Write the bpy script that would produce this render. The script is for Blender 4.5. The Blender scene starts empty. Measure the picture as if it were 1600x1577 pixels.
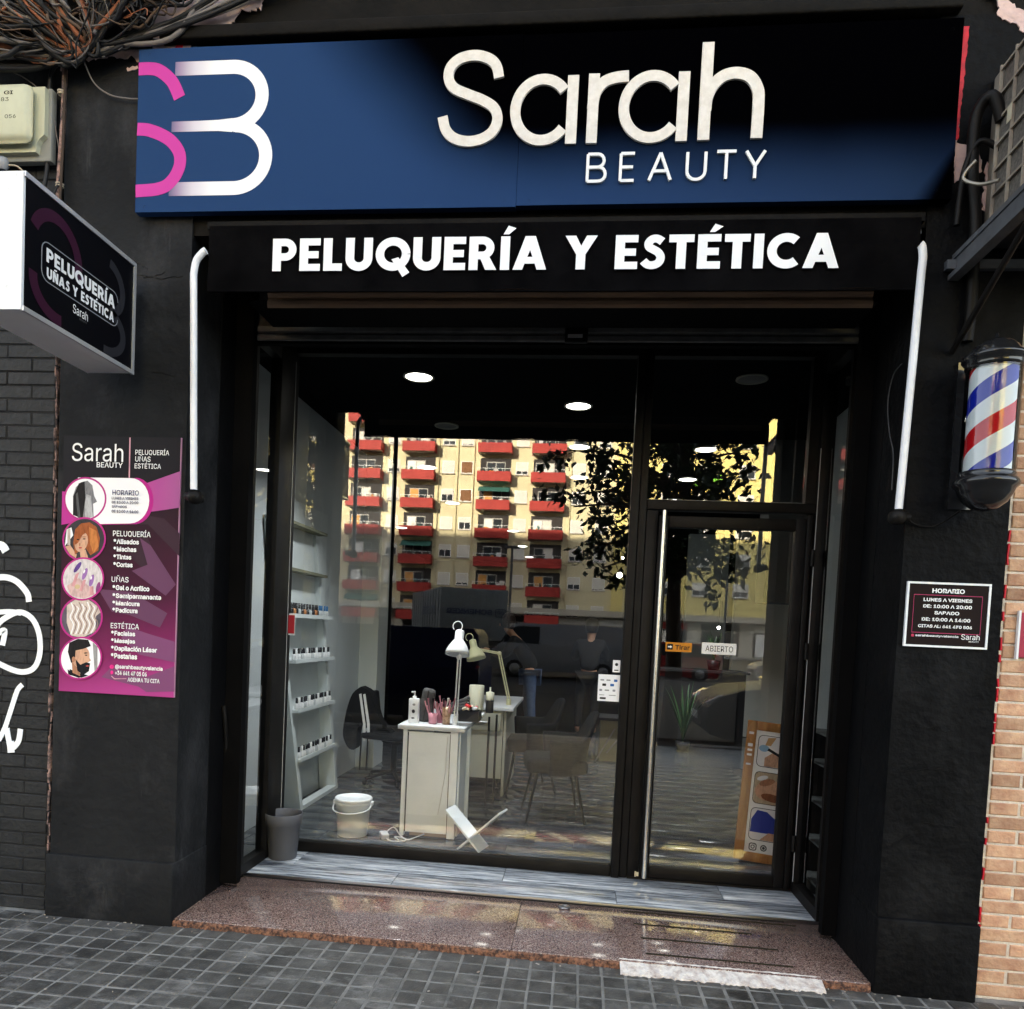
import bpy, bmesh, math, random, os
from mathutils import Vector, Matrix, Quaternion
random.seed(7)
S = bpy.context.scene
COL = S.collection
R = math.radians
PI = math.pi
# ------------------------------------------------------------------ camera
cam = bpy.data.objects.new('camera', bpy.data.cameras.new('camera'))
COL.objects.link(cam)
_rv = Vector((0.0428, 0.1116, 0.0495))
_B = Matrix(((1, 0, 0), (0, 0, -1), (0, 1, 0)))
_Rwc = Quaternion(_rv.normalized(), _rv.length).to_matrix() @ _B     # world -> (right, down, forward)
_rows = Matrix((_Rwc[0], -Vector(_Rwc[1]), -Vector(_Rwc[2])))
cam.matrix_world = Matrix.Translation((0, -3.2789, 1.4252)) @ _rows.transposed().to_4x4()
cam.data.sensor_width = 36
cam.data.lens = 36 * 1188.29 / 1600
cam.data.shift_x = (800 - 769.41) / 1600
cam.data.shift_y = (1040.49 - 788.5) / 1600
cam.data.clip_start = 0.05
cam.data.clip_end = 2000
S.camera = cam
# ------------------------------------------------------------------ light
SUN_EL, SUN_AZ = R(15.5), R(-26)          # azimuth from +y towards +x
w = bpy.data.worlds.new("World"); S.world = w; w.use_nodes = True
nt = w.node_tree; nt.nodes.clear()
wo = nt.nodes.new('ShaderNodeOutputWorld'); bg = nt.nodes.new('ShaderNodeBackground')
sk = nt.nodes.new('ShaderNodeTexSky'); sk.sky_type = 'NISHITA'; sk.sun_disc = False
sk.sun_elevation = SUN_EL; sk.sun_rotation = SUN_AZ
sk.air_density = 1.0; sk.dust_density = 1.5; sk.ozone_density = 1.0
bg.inputs[1].default_value = 0.12
hs_ = nt.nodes.new('ShaderNodeHueSaturation'); hs_.inputs['Saturation'].default_value = .45
nt.links.new(sk.outputs[0], hs_.inputs['Color']); nt.links.new(hs_.outputs[0], bg.inputs[0]); nt.links.new(bg.outputs[0], wo.inputs[0])
sl = bpy.data.lights.new('sun', 'SUN'); sl.energy = 5.0; sl.angle = R(0.5); sl.color = (1.0, 0.89, 0.70)
sun = bpy.data.objects.new('sun', sl); COL.objects.link(sun)
sdir = Vector((math.sin(SUN_AZ) * math.cos(SUN_EL), math.cos(SUN_AZ) * math.cos(SUN_EL), math.sin(SUN_EL)))
sun.rotation_euler = sdir.to_track_quat('Z', 'Y').to_euler()
S.view_settings.view_transform = 'Standard'; S.view_settings.look = 'None'
S.view_settings.exposure = 3.1; S.view_settings.gamma = 1.0
S.view_settings.use_curve_mapping = False
S.cycles.max_bounces = 8; S.cycles.transparent_max_bounces = 16; S.cycles.caustics_reflective = False
S.cycles.sample_clamp_indirect = 4.0
S.cycles.use_denoising = True

# ------------------------------------------------------------------ materials
MATS = {}
def nd(t, typ, **kw):
    n = t.nodes.new(typ)
    for k, v in kw.items(): setattr(n, k, v)
    return n
def mat(name, col, rough=0.6, metal=0.0, col2=None, scale=6.0, bump=0.0, bscale=40.0, rnd=0.0, spec=0.22,
        stretch=(1, 1, 1), emit=0.0, coat=0.0, detail=6, lo=.35, hi=.65, bdist=.01, rrough=0.0, wear=()):
    if name in MATS: return MATS[name]
    m = bpy.data.materials.new(name); m.use_nodes = True; t = m.node_tree
    b = t.nodes['Principled BSDF']
    b.inputs['Base Color'].default_value = (*col, 1); b.inputs['Roughness'].default_value = rough
    b.inputs['Metallic'].default_value = metal; b.inputs['Specular IOR Level'].default_value = spec
    if coat: b.inputs['Coat Weight'].default_value = coat; b.inputs['Coat Roughness'].default_value = .06
    if emit:
        b.inputs['Emission Color'].default_value = (*col, 1); b.inputs['Emission Strength'].default_value = emit
    tc = nd(t, 'ShaderNodeTexCoord'); mp = nd(t, 'ShaderNodeMapping'); mp.inputs['Scale'].default_value = stretch
    t.links.new(tc.outputs['Object'], mp.inputs[0]); vec = mp.outputs[0]
    oi = None
    if rnd:
        oi = nd(t, 'ShaderNodeObjectInfo'); ad = nd(t, 'ShaderNodeVectorMath', operation='ADD')
        ml = nd(t, 'ShaderNodeMath', operation='MULTIPLY'); ml.inputs[1].default_value = 37.0
        t.links.new(oi.outputs['Random'], ml.inputs[0]); t.links.new(vec, ad.inputs[0]); t.links.new(ml.outputs[0], ad.inputs[1]); vec = ad.outputs[0]
    out = None
    if col2 is not None:
        nz = nd(t, 'ShaderNodeTexNoise'); nz.inputs['Scale'].default_value = scale; nz.inputs['Detail'].default_value = detail
        nz.inputs['Roughness'].default_value = .65
        t.links.new(vec, nz.inputs['Vector'])
        mr = nd(t, 'ShaderNodeMapRange'); mr.inputs[1].default_value = lo; mr.inputs[2].default_value = hi
        t.links.new(nz.outputs[0], mr.inputs[0])
        mx = nd(t, 'ShaderNodeMix', data_type='RGBA'); mx.inputs[6].default_value = (*col, 1); mx.inputs[7].default_value = (*col2, 1)
        t.links.new(mr.outputs[0], mx.inputs[0]); out = mx.outputs[2]
        if rrough:
            m2 = nd(t, 'ShaderNodeMapRange'); m2.inputs[3].default_value = rough; m2.inputs[4].default_value = rough + rrough
            t.links.new(nz.outputs[0], m2.inputs[0]); t.links.new(m2.outputs[0], b.inputs['Roughness'])
    if rnd:
        hs = nd(t, 'ShaderNodeHueSaturation'); r2 = nd(t, 'ShaderNodeMapRange')
        r2.inputs[3].default_value = 1 - rnd; r2.inputs[4].default_value = 1 + rnd
        t.links.new(oi.outputs['Random'], r2.inputs[0]); t.links.new(r2.outputs[0], hs.inputs['Value'])
        if out: t.links.new(out, hs.inputs['Color'])
        else: hs.inputs['Color'].default_value = (*col, 1)
        out = hs.outputs[0]
    for (wc_, ws_, wl_, wh_, wst_) in wear:      # stains, scuffs and dust with a shape of their own, in world space
        ge = nd(t, 'ShaderNodeNewGeometry'); m3 = nd(t, 'ShaderNodeMapping'); m3.inputs['Scale'].default_value = wst_
        t.links.new(ge.outputs['Position'], m3.inputs[0]); n3 = nd(t, 'ShaderNodeTexNoise'); n3.inputs['Scale'].default_value = ws_; n3.inputs['Detail'].default_value = 10; n3.inputs['Roughness'].default_value = .75
        t.links.new(m3.outputs[0], n3.inputs['Vector']); r3 = nd(t, 'ShaderNodeMapRange'); r3.inputs[1].default_value = wl_; r3.inputs[2].default_value = wh_
        t.links.new(n3.outputs[0], r3.inputs[0]); x3 = nd(t, 'ShaderNodeMix', data_type='RGBA'); x3.inputs[7].default_value = (*wc_, 1)
        if out: t.links.new(out, x3.inputs[6])
        else: x3.inputs[6].default_value = (*col, 1)
        t.links.new(r3.outputs[0], x3.inputs[0]); out = x3.outputs[2]
    if out: t.links.new(out, b.inputs['Base Color'])
    if bump:
        n2 = nd(t, 'ShaderNodeTexNoise'); n2.inputs['Scale'].default_value = bscale; n2.inputs['Detail'].default_value = 8
        t.links.new(vec, n2.inputs['Vector'])
        bp = nd(t, 'ShaderNodeBump'); bp.inputs['Strength'].default_value = bump; bp.inputs['Distance'].default_value = bdist
        t.links.new(n2.outputs[0], bp.inputs['Height']); t.links.new(bp.outputs[0], b.inputs['Normal'])
    MATS[name] = m
    return m
def glassmat(name, tint=(.93, .96, .95), base=.12):
    m = bpy.data.materials.new(name); m.use_nodes = True; t = m.node_tree; t.nodes.clear()
    o = nd(t, 'ShaderNodeOutputMaterial'); mx = nd(t, 'ShaderNodeMixShader'); tr = nd(t, 'ShaderNodeBsdfTransparent'); gl = nd(t, 'ShaderNodeBsdfGlossy')
    tr.inputs[0].default_value = (*tint, 1); gl.inputs['Roughness'].default_value = 0.0; gl.inputs['Color'].default_value = (1, 1, 1, 1)
    fr = nd(t, 'ShaderNodeFresnel'); fr.inputs[0].default_value = 1.5
    mr = nd(t, 'ShaderNodeMapRange'); mr.inputs[1].default_value = .04; mr.inputs[2].default_value = 1; mr.inputs[3].default_value = base; mr.inputs[4].default_value = 1
    t.links.new(fr.outputs[0], mr.inputs[0]); t.links.new(mr.outputs[0], mx.inputs[0])
    t.links.new(tr.outputs[0], mx.inputs[1]); t.links.new(gl.outputs[0], mx.inputs[2]); t.links.new(mx.outputs[0], o.inputs[0])
    return m
def ramp_mat(name, stops, p0, p1, rough=.45, noise=0.0):
    """printed colour gradient running from object-space point p0 to p1"""
    m = bpy.data.materials.new(name); m.use_nodes = True; t = m.node_tree; b = t.nodes['Principled BSDF']
    b.inputs['Roughness'].default_value = .5; b.inputs['Specular IOR Level'].default_value = .06
    tc = nd(t, 'ShaderNodeTexCoord'); d = Vector(p1) - Vector(p0); L2 = d.length_squared
    sb = nd(t, 'ShaderNodeVectorMath', operation='SUBTRACT'); sb.inputs[1].default_value = p0
    dt = nd(t, 'ShaderNodeVectorMath', operation='DOT_PRODUCT'); dt.inputs[1].default_value = d / L2
    cr = nd(t, 'ShaderNodeValToRGB')
    t.links.new(tc.outputs['Object'], sb.inputs[0]); t.links.new(sb.outputs[0], dt.inputs[0]); t.links.new(dt.outputs['Value'], cr.inputs[0])
    while len(cr.color_ramp.elements) < len(stops): cr.color_ramp.elements.new(.5)
    for e, (p, c) in zip(cr.color_ramp.elements, stops): e.position = p; e.color = (*c, 1)
    t.links.new(cr.outputs[0], b.inputs['Base Color']); return m

WHITE = mat('white_paint', (.78, .79, .8), .35, col2=(.66, .67, .68), scale=3)
BLACK = mat('black_metal', (.0045, .004, .0038), .5, col2=(.009, .0078, .007), scale=9, spec=.14)
# ------------------------------------------------------------------ mesh builder
class MB:
    def __init__(s): s.v = []; s.f = []; s.mi = []; s.mats = []; s.sm = []; s.cur = 0; s.smooth = False
    def m(s, mt):
        if mt not in s.mats: s.mats.append(mt)
        s.cur = s.mats.index(mt); return s
    def add(s, vs, fs, smooth=None):
        o = len(s.v); s.v += [tuple(v) for v in vs]
        for f in fs: s.f.append(tuple(i + o for i in f)); s.mi.append(s.cur); s.sm.append(s.smooth if smooth is None else smooth)
        return s
    def box(s, x0, x1, y0, y1, z0, z1, c=0.0):
        if x0 > x1: x0, x1 = x1, x0
        if y0 > y1: y0, y1 = y1, y0
        if z0 > z1: z0, z1 = z1, z0
        if c <= 0:
            vs = [(x, y, z) for z in (z0, z1) for y in (y0, y1) for x in (x0, x1)]
            return s.add(vs, [(0, 2, 3, 1), (4, 5, 7, 6), (0, 1, 5, 4), (2, 6, 7, 3), (0, 4, 6, 2), (1, 3, 7, 5)], False)
        bm = bmesh.new(); bmesh.ops.create_cube(bm, size=1)
        for v in bm.verts: v.co = ((x0 + x1) / 2 + v.co.x * (x1 - x0), (y0 + y1) / 2 + v.co.y * (y1 - y0), (z0 + z1) / 2 + v.co.z * (z1 - z0))
        bmesh.ops.bevel(bm, geom=bm.edges[:], offset=c, segments=2, affect='EDGES', profile=.5)
        s.frombm(bm, True); return s
    def frombm(s, bm, smooth=False, M=None):
        bm.verts.index_update(); s.add([(M @ v.co if M else v.co) for v in bm.verts], [[v.index for v in f.verts] for f in bm.faces], smooth); bm.free(); return s
    def obox(s, c, size, rot, bev=0.0):
        """box centred at c turned by euler rot"""
        bm = bmesh.new(); bmesh.ops.create_cube(bm, size=1)
        for v in bm.verts: v.co = (v.co.x * size[0], v.co.y * size[1], v.co.z * size[2])
        if bev: bmesh.ops.bevel(bm, geom=bm.edges[:], offset=bev, segments=2, affect='EDGES', profile=.5)
        from mathutils import Euler
        return s.frombm(bm, bool(bev), Matrix.Translation(c) @ Euler(rot).to_matrix().to_4x4())
    def tube(s, pts, r, n=8, cap=True, closed=False):
        pts = [Vector(p) for p in pts]; rs = r if isinstance(r, (list, tuple)) else [r] * len(pts)
        N = len(pts); ref = None; vs = []
        for i, p in enumerate(pts):
            a = pts[i - 1] if (i > 0 or closed) else p; b = pts[(i + 1) % N] if (i < N - 1 or closed) else p
            d = (b - a); d = d.normalized() if d.length > 1e-9 else Vector((0, 0, 1))
            if ref is None: ref = d.orthogonal().normalized()
            ref = (ref - d * ref.dot(d)); ref = ref.normalized() if ref.length > 1e-6 else d.orthogonal().normalized()
            o = d.cross(ref)
            for k in range(n):
                t = 2 * PI * k / n; vs.append(p + (ref * math.cos(t) + o * math.sin(t)) * rs[i])
        fs = []
        for i in range(N if closed else N - 1):
            j = (i + 1) % N
            for k in range(n): fs.append((i * n + k, i * n + (k + 1) % n, j * n + (k + 1) % n, j * n + k))
        s.add(vs, fs, True)
        if cap and not closed: s.add(vs[:n], [tuple(range(n))[::-1]], False); s.add(vs[-n:], [tuple(range(n))], False)
        return s
    def lathe(s, prof, c=(0, 0, 0), n=24, M=None, smooth=True):
        vs = []
        for (r, z) in prof:
            for k in range(n):
                t = 2 * PI * k / n; p = Vector((r * math.cos(t), r * math.sin(t), z)); p = (M @ p if M else p) + Vector(c); vs.append(p)
        fs = [(i * n + k, i * n + (k + 1) % n, (i + 1) * n + (k + 1) % n, (i + 1) * n + k) for i in range(len(prof) - 1) for k in range(n)]
        return s.add(vs, fs, smooth)
    def poly(s, pts, y):
        """flat polygon in the plane y facing -y; pts are (x, z)"""
        a = sum(pts[i - 1][0] * pts[i][1] - pts[i][0] * pts[i - 1][1] for i in range(len(pts)))
        if a < 0: pts = pts[::-1]
        return s.add([(x, y, z) for x, z in pts], [tuple(range(len(pts)))], False)
    def prism(s, pts, y0, y1):
        """outline (x, z) extruded from y0 (front) to y1"""
        a = sum(pts[i - 1][0] * pts[i][1] - pts[i][0] * pts[i - 1][1] for i in range(len(pts)))
        if a < 0: pts = pts[::-1]
        n = len(pts); s.add([(x, y0, z) for x, z in pts] + [(x, y1, z) for x, z in pts],
                            [tuple(range(n)), tuple(range(2 * n - 1, n - 1, -1))] + [(i, i + n, (i + 1) % n + n, (i + 1) % n) for i in range(n)], False)
        return s
    def build(s, name, parent=None, mt=None, loc=None):
        me = bpy.data.meshes.new(name); me.from_pydata(s.v, [], s.f)
        for m_ in (s.mats or [mt or WHITE]): me.materials.append(m_)
        if s.mats: me.polygons.foreach_set('material_index', s.mi)
        me.polygons.foreach_set('use_smooth', s.sm); me.update()
        return obj(name, me, parent, loc)
def obj(name, data, parent=None, loc=None):
    o = bpy.data.objects.new(name, data); COL.objects.link(o)
    if parent: o.parent = parent
    if loc: o.location = loc
    return o
def tag(o, label, cat, group=None):
    o['label'] = label; o['category'] = cat
    if group: o['group'] = group
    return o
def thing(name, label, cat, loc=(0, 0, 0), rz=0, group=None):
    o = obj(name, None, None, loc); o.rotation_euler.z = rz; return tag(o, label, cat, group)
def struct(o): o['kind'] = 'structure'; return o
def stuff(o): o['kind'] = 'stuff'; return o
def copy_tree(o, parent=None):
    c = o.copy(); COL.objects.link(c)
    if parent: c.parent = parent
    for ch in list(o.children): copy_tree(ch, c)
    return c
def B(name, parent, mt, *a, c=0.0): return MB().m(mt).box(*a, c=c).build(name, parent)
def T(name, parent, mt, pts, r, n=8): return MB().m(mt).tube(pts, r, n).build(name, parent)
def arc(cx, cz, rx, rz, a0, a1, n=16): return [(cx + rx * math.cos(R(a0 + (a1 - a0) * i / n)), cz + rz * math.sin(R(a0 + (a1 - a0) * i / n))) for i in range(n + 1)]
def rrect(x0, x1, z0, z1, r, n=5):
    return arc(x1 - r, z1 - r, r, r, 0, 90, n) + arc(x0 + r, z1 - r, r, r, 90, 180, n) + arc(x0 + r, z0 + r, r, r, 180, 270, n) + arc(x1 - r, z0 + r, r, r, 270, 360, n)
def ribbon(pts, wd, closed=False):
    """outline(s) of a stroke of width wd along pts"""
    n = len(pts); L = []; Rr = []
    for i in range(n):
        a = pts[i - 1] if (i > 0 or closed) else pts[i]; b = pts[(i + 1) % n] if (i < n - 1 or closed) else pts[i]
        dx, dz = b[0] - a[0], b[1] - a[1]; l = math.hypot(dx, dz) or 1; nx, nz = -dz / l, dx / l
        L.append((pts[i][0] + nx * wd / 2, pts[i][1] + nz * wd / 2)); Rr.append((pts[i][0] - nx * wd / 2, pts[i][1] - nz * wd / 2))
    return L, Rr
def stroke(mb, pts, wd, y0, y1, closed=False, yaxis=True):
    L, Q = ribbon(pts, wd, closed); n = len(L)
    vs = [(x, y0, z) for x, z in L] + [(x, y0, z) for x, z in Q] + [(x, y1, z) for x, z in L] + [(x, y1, z) for x, z in Q]
    fs = []
    for i in range(n if closed else n - 1):
        j = (i + 1) % n
        fs += [(i, j, n + j, n + i)[::-1] if False else (i, n + i, n + j, j), (2 * n + i, 2 * n + j, j, i)[::-1], (n + i, 3 * n + i, 3 * n + j, n + j)]
    if not closed: fs += [(0, 2 * n, 3 * n, n), (n - 1, 2 * n - 1, 4 * n - 1, 3 * n - 1)]
    mb.add(vs, fs, False); return mb
def smoothpath(pts, k=6):
    out = []; n = len(pts)
    for i in range(n - 1):
        p0 = Vector(pts[max(i - 1, 0)]); p1 = Vector(pts[i]); p2 = Vector(pts[i + 1]); p3 = Vector(pts[min(i + 2, n - 1)])
        for j in range(k):
            t = j / k; out.append(tuple(.5 * ((2 * p1) + (p2 - p0) * t + (2 * p0 - 5 * p1 + 4 * p2 - p3) * t * t + (3 * p1 - p0 - 3 * p2 + p3) * t ** 3)))
    out.append(tuple(pts[-1])); return out
FONT = None
try:
    _p = os.path.join(bpy.utils.resource_path('LOCAL'), 'datafiles', 'fonts', 'Inter.woff2')
    if os.path.exists(_p): FONT = bpy.data.fonts.load(_p)
except Exception: FONT = None
def text_mesh(body, bold=0.0, ext=0.0, spacing=1.0):
    cu = bpy.data.curves.new('txt', 'FONT'); cu.body = body; cu.size = 1; cu.offset = bold; cu.extrude = ext; cu.space_character = spacing; cu.resolution_u = 3
    if FONT: cu.font = FONT
    o = bpy.data.objects.new('txt', cu); COL.objects.link(o); bpy.context.view_layer.update()
    me = bpy.data.meshes.new_from_object(o.evaluated_get(bpy.context.evaluated_depsgraph_get()))
    bpy.data.objects.remove(o); bpy.data.curves.remove(cu); return me
def text(name, body, parent, mt, x0, x1, z0, z1, y, bold=0.0, depth=0.0, spacing=1.0, M=None, keep=False):
    """lettering filling the box x0..x1, z0..z1 in plane y, facing -y (or placed by M from its own x,z plane)"""
    me = text_mesh(body, bold, 0.5 if depth else 0, spacing)
    xs = [v.co.x for v in me.vertices]; ys = [v.co.y for v in me.vertices]
    ax, bx, ay, by = min(xs), max(xs), min(ys), max(ys)
    sz = (z1 - z0) / (by - ay); sx = (x1 - x0) / (bx - ax)
    if keep: sx = sz
    for v in me.vertices:
        p = Vector((x0 + (v.co.x - ax) * sx, y - (v.co.z + .5 if depth else 0) * depth, z0 + (v.co.y - ay) * sz))
        v.co = M @ p if M else p
    me.name = name; me.materials.clear(); me.materials.append(mt); me.update()
    return obj(name, me, parent)

# ================================================================== SETTING
X1, X2 = -1.794, 1.294
m_wall = mat('black_painted_render', (.0125, .013, .0142), .62, col2=(.008, .0085, .0096), scale=2.2, spec=.12, bump=.6, bscale=22, bdist=.014, rrough=.15, wear=[((.034, .034, .036), 2.2, .50, .72, (1, 1, .6)), ((.045, .045, .047), 9, .60, .74, (1, 1, .12)), ((.16, .15, .14), 30, .735, .76, (1, 1, 1))])
m_wallR = mat('black_painted_render_darker', (.0045, .0047, .0054), .6, col2=(.0028, .0029, .0034), scale=2.2, spec=.06, bump=.7, bscale=26, bdist=.014, wear=[((.012, .0122, .013), 2.2, .50, .72, (1, 1, .6)), ((.018, .018, .019), 10, .60, .75, (1, 1, .15)), ((.12, .11, .10), 34, .745, .77, (1, 1, 1))])  # right pillar, a darker black than the left one
m_soffit = mat('black_soffit', (.002, .002, .0022), .8, col2=(.004, .0036, .0036), scale=4, spec=.05)
# road and pavement
m_asph = mat('asphalt', (.018, .018, .019), .9, spec=.1, col2=(.028, .028, .028), scale=3, bump=.3, bscale=160)
m_joint = mat('pavement_mortar', (.27, .265, .25), .85, col2=(.12, .118, .11), scale=6, bump=.3, bscale=90)
m_pave = mat('pavement_cement', (.060, .0585, .055), .5, col2=(.125, .121, .114), scale=9, rnd=.30, bump=.7, bscale=110, bdist=.004, lo=.42, hi=.75, wear=[((.25, .245, .235), 3.6, .53, .70, (1, 1.7, 1)), ((.020, .019, .017), 1.9, .54, .66, (1, 1, 1)), ((.42, .40, .37), 24, .70, .745, (1, 1, 1))])
struct(B('road', None, m_asph, -120, 120, -66, -5.2, -.32, -.12))
struct(B('kerb', None, mat('kerb_granite', (.3, .29, .28), .7, col2=(.2, .2, .19), scale=30), -40, 40, -5.2, -5.0, -.3, 0.0))
ground = struct(B('ground', None, m_asph, -400, 400, -400, 400, -.5, -.34))
pav = struct(B('pavement', None, m_joint, -40, 40, -4.998, .1, -.25, -.0022))
struct(B('far_pavement', None, mat('far_pavement_cement', (.2, .2, .19), .8, col2=(.28, .27, .26), scale=2), -120, 120, -72, -66.02, -.3, 0.0))
# tiles of the pavement: 10 cm pads, the 300 nearest single, the rest one mesh
def pad_mesh():
    bm = bmesh.new(); bmesh.ops.create_cube(bm, size=1)
    for v in bm.verts: v.co = (v.co.x * .0925, v.co.y * .0925, v.co.z * .02 - .01)
    bmesh.ops.bevel(bm, geom=[e for e in bm.edges if all(v.co.z > -.01 for v in e.verts)], offset=.004, segments=1, affect='EDGES')
    me = bpy.data.meshes.new('paving_tile'); bm.to_mesh(me); bm.free(); me.materials.append(m_pave); return me
pm = pad_mesh(); cells = []
for i in range(-46, 46):
    for j in range(-49, 1):
        x, y = .02 + i * .1, -.055 + j * .1
        if y > .06: continue
        cells.append((x, y))
def vis(c):   # the part of the pavement the photograph shows comes first
    x, y = c; inside = (y > -1.0 - .1 * 0) and (-3.0 < x < 2.1) and (y > -.12 - (1.95 - x) * .21)
    return (0 if inside else 1, abs(y))
cells.sort(key=vis)
rest = MB().m(m_pave)
for n_, (x, y) in enumerate(cells):
    dz = random.uniform(-.0015, .0015)
    if n_ < 300:
        o = obj('paving_tile', pm, pav, (x, y, dz)); o.rotation_euler = (random.uniform(-.01, .01), random.uniform(-.01, .01), random.uniform(-.012, .012))
    else: rest.box(x - .0462, x + .0462, y - .0462, y + .0462, -.02, dz)
stuff(rest.build('paving_tiles', pav))
# the building the shop is in
house = thing('shop_building', 'black painted ground floor front with a deep shop entrance', 'building')
B('pillar', house, m_wall, -2.41, X1, 0, .3, 0, 3.93)
B('pillar', house, m_wallR, X2, 1.687, 0, .3, 0, 3.93)['label'] = 'darker right hand pillar with the barber pole'
B('plinth', house, m_wall, -2.415, X1 + .006, -.026, .3, -.003, .292, c=.006)
B('plinth', house, m_wallR, X2 - .006, 1.69, -.026, .3, -.003, .318, c=.008)
m_rev = mat('reveal_black', (.0035, .0035, .004), .6, col2=(.002, .002, .0025), scale=3, spec=.1, bump=.35, bscale=14)
B('entrance_side', house, m_rev, X1 - .12, X1 + .002, .3, .575, 0, 3.3)
B('entrance_side', house, m_rev, X2 - .002, X2 + .12, .3, .64, 0, 3.3)
B('entrance_soffit', house, m_soffit, X1 - .1, X2 + .1, .56, 1.10, 3.03, 3.10)
m_fas = mat('fascia_brown_black', (.0085, .007, .0055), .75, col2=(.004, .0036, .003), scale=5, spec=.1, bump=.5, bscale=30)
B('fascia', house, m_fas, -2.41, 1.69, .012, .30, 3.931, 4.3); B('fascia', house, m_fas, X1, X2, .012, .30, 3.621, 3.93)
B('fascia', house, m_fas, X1, X2, .012, .14, 3.12, 3.62)
B('ledge', house, m_fas, -1.95, 1.36, -.045, .012, 3.93, 3.985, c=.008)
m_up = mat('upper_wall_render', (.45, .38, .28), .8, col2=(.38, .31, .22), scale=1.5, bump=.2)
B('upper_wall', house, m_up, -95, 22, .05, 13, 4.305, 33.0)  # unseen upper storeys, stretched left to shade the lower block opposite
B('lower_wall', house, m_fas, 4.0, 22, .06, 13, 0, 4.3)
B('lower_wall', house, m_fas, -95, -4.2, .06, 13, 0, 4.3)
m_fr2 = mat('balcony_rail_grey', (.12, .12, .13), .5)
for fl in range(9):
    for cx in (-12, -4, 5, 13):
        z = 5.2 + fl * 3
        B('balcony', house, m_up, cx - 1.7, cx + 1.7, -.9, .05, z - .15, z); B('balcony_rail', house, m_fr2, cx - 1.7, cx + 1.7, -.9, -.86, z, z + 1.0)
# cracks in the paint
def crack(parent, mt, pts, y, wd=.004):
    mb = MB().m(mt); p = []
    for i in range(len(pts) - 1):
        for k in range(7):
            t = k / 7; p.append((pts[i][0] + (pts[i + 1][0] - pts[i][0]) * t + random.uniform(-.004, .004), pts[i][1] + (pts[i + 1][1] - pts[i][1]) * t + random.uniform(-.005, .005)))
    stroke(mb, p, wd, y - .003, y + .001); return mb.build('paint_ridge', parent)
for pts in ([(-2.16, 2.98), (-2.05, 3.0), (-1.99, 2.97)], [(-2.09, 2.95), (-1.93, 2.93), (-1.82, 2.94)], [(-1.97, 2.52), (-1.84, 2.5)], [(-2.02, 2.93), (-1.9, 2.96)]): crack(house, m_wall, pts, 0)
for pts in ([(1.36, .93), (1.5, .95), (1.58, .92)], [(1.33, .8), (1.42, .82), (1.5, .79)], [(1.45, .72), (1.6, .71)], [(1.38, 1.12), (1.55, 1.1)], [(1.33, .62), (1.4, .66), (1.47, .68)]): crack(house, m_wallR, pts, 0, .005)

# neighbour wall at the left: bricks painted black
m_bb = mat('black_painted_brick', (.016, .0165, .0175), .55, col2=(.032, .033, .036), scale=8, rnd=.12, bump=.8, bscale=45, bdist=.006, lo=.5, hi=.85, spec=.2)
m_bbj = mat('black_painted_joint', (.012, .012, .013), .7, bump=.4, bscale=60, spec=.15)
lw = thing('black_brick_wall', 'neighbouring wall of black painted bricks with white graffiti strokes', 'wall')
B('backing', lw, m_bbj, -4.2, -2.44, .0285, .30, 0, 4.3)
def brick_mesh(name, L, H, D, mt):
    bm = bmesh.new(); bmesh.ops.create_cube(bm, size=1)
    for v in bm.verts: v.co = (v.co.x * L, v.co.y * D, v.co.z * H)
    bmesh.ops.bevel(bm, geom=[e for e in bm.edges if all(v.co.y < 0 for v in e.verts)], offset=.0035, segments=1, affect='EDGES')
    me = bpy.data.meshes.new(name); bm.to_mesh(me); bm.free(); me.materials.append(mt); return me
bk = brick_mesh('brick', .2375, .0565, .04, m_bb); bkh = brick_mesh('brick', .1145, .0565, .04, m_bb)
for r in range(58):
    z = .03 + r * .0615
    if z > 3.6: break
    xe = -2.452
    first = bkh if r % 2 else bk; L = .112 if r % 2 else .235
    x = xe - L / 2; obj('brick', first, lw, (x, .045 + random.uniform(-.002, .002), z)); x -= L / 2 + .008
    for k in range(3):
        x -= .1175; obj('brick', bk, lw, (x, .045 + random.uniform(-.002, .002), z)); x -= .1175 + .008
m_graf = mat('white_spray_paint', (.86, .88, .90), .5, col2=(.6, .62, .65), scale=14, lo=.6, hi=.8)
GY = [0]
def graf(pts, wd):
    GY[0] += .0003
    mb = MB().m(m_graf); stroke(mb, smoothpath(pts, 8), wd * 1.3, .0215 - GY[0], .0235); o = mb.build('graffiti_stroke', lw); return o
graf([(-2.80, 1.53), (-2.74, 1.56), (-2.68, 1.57), (-2.62, 1.55), (-2.57, 1.50), (-2.56, 1.46)], .022)
graf([(-2.76, 1.40), (-2.66, 1.41), (-2.60, 1.405)], .018)
graf([(-2.78, 1.22), (-2.72, 1.34), (-2.66, 1.39), (-2.60, 1.41), (-2.54, 1.38), (-2.505, 1.31), (-2.50, 1.22), (-2.53, 1.15), (-2.60, 1.13), (-2.70, 1.16), (-2.78, 1.20)], .020)
graf([(-2.72, 1.30), (-2.68, 1.32), (-2.69, 1.25)], .02)
graf([(-2.585, 1.07), (-2.61, 1.04), (-2.64, .95), (-2.67, .86), (-2.70, .80)], .018)
graf([(-2.66, .86), (-2.65, .81), (-2.635, .765), (-2.60, .80), (-2.59, .86)], .02)
graf([(-2.64, .80), (-2.635, .745)], .026)
graf([(-2.75, 1.72), (-2.70, 1.715), (-2.68, 1.69)], .03)
m_crust = mat('crumbled_joint', (.32, .2, .17), .85, col2=(.05, .04, .04), scale=26, bump=.9, bscale=60, lo=.42, hi=.58)
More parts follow.
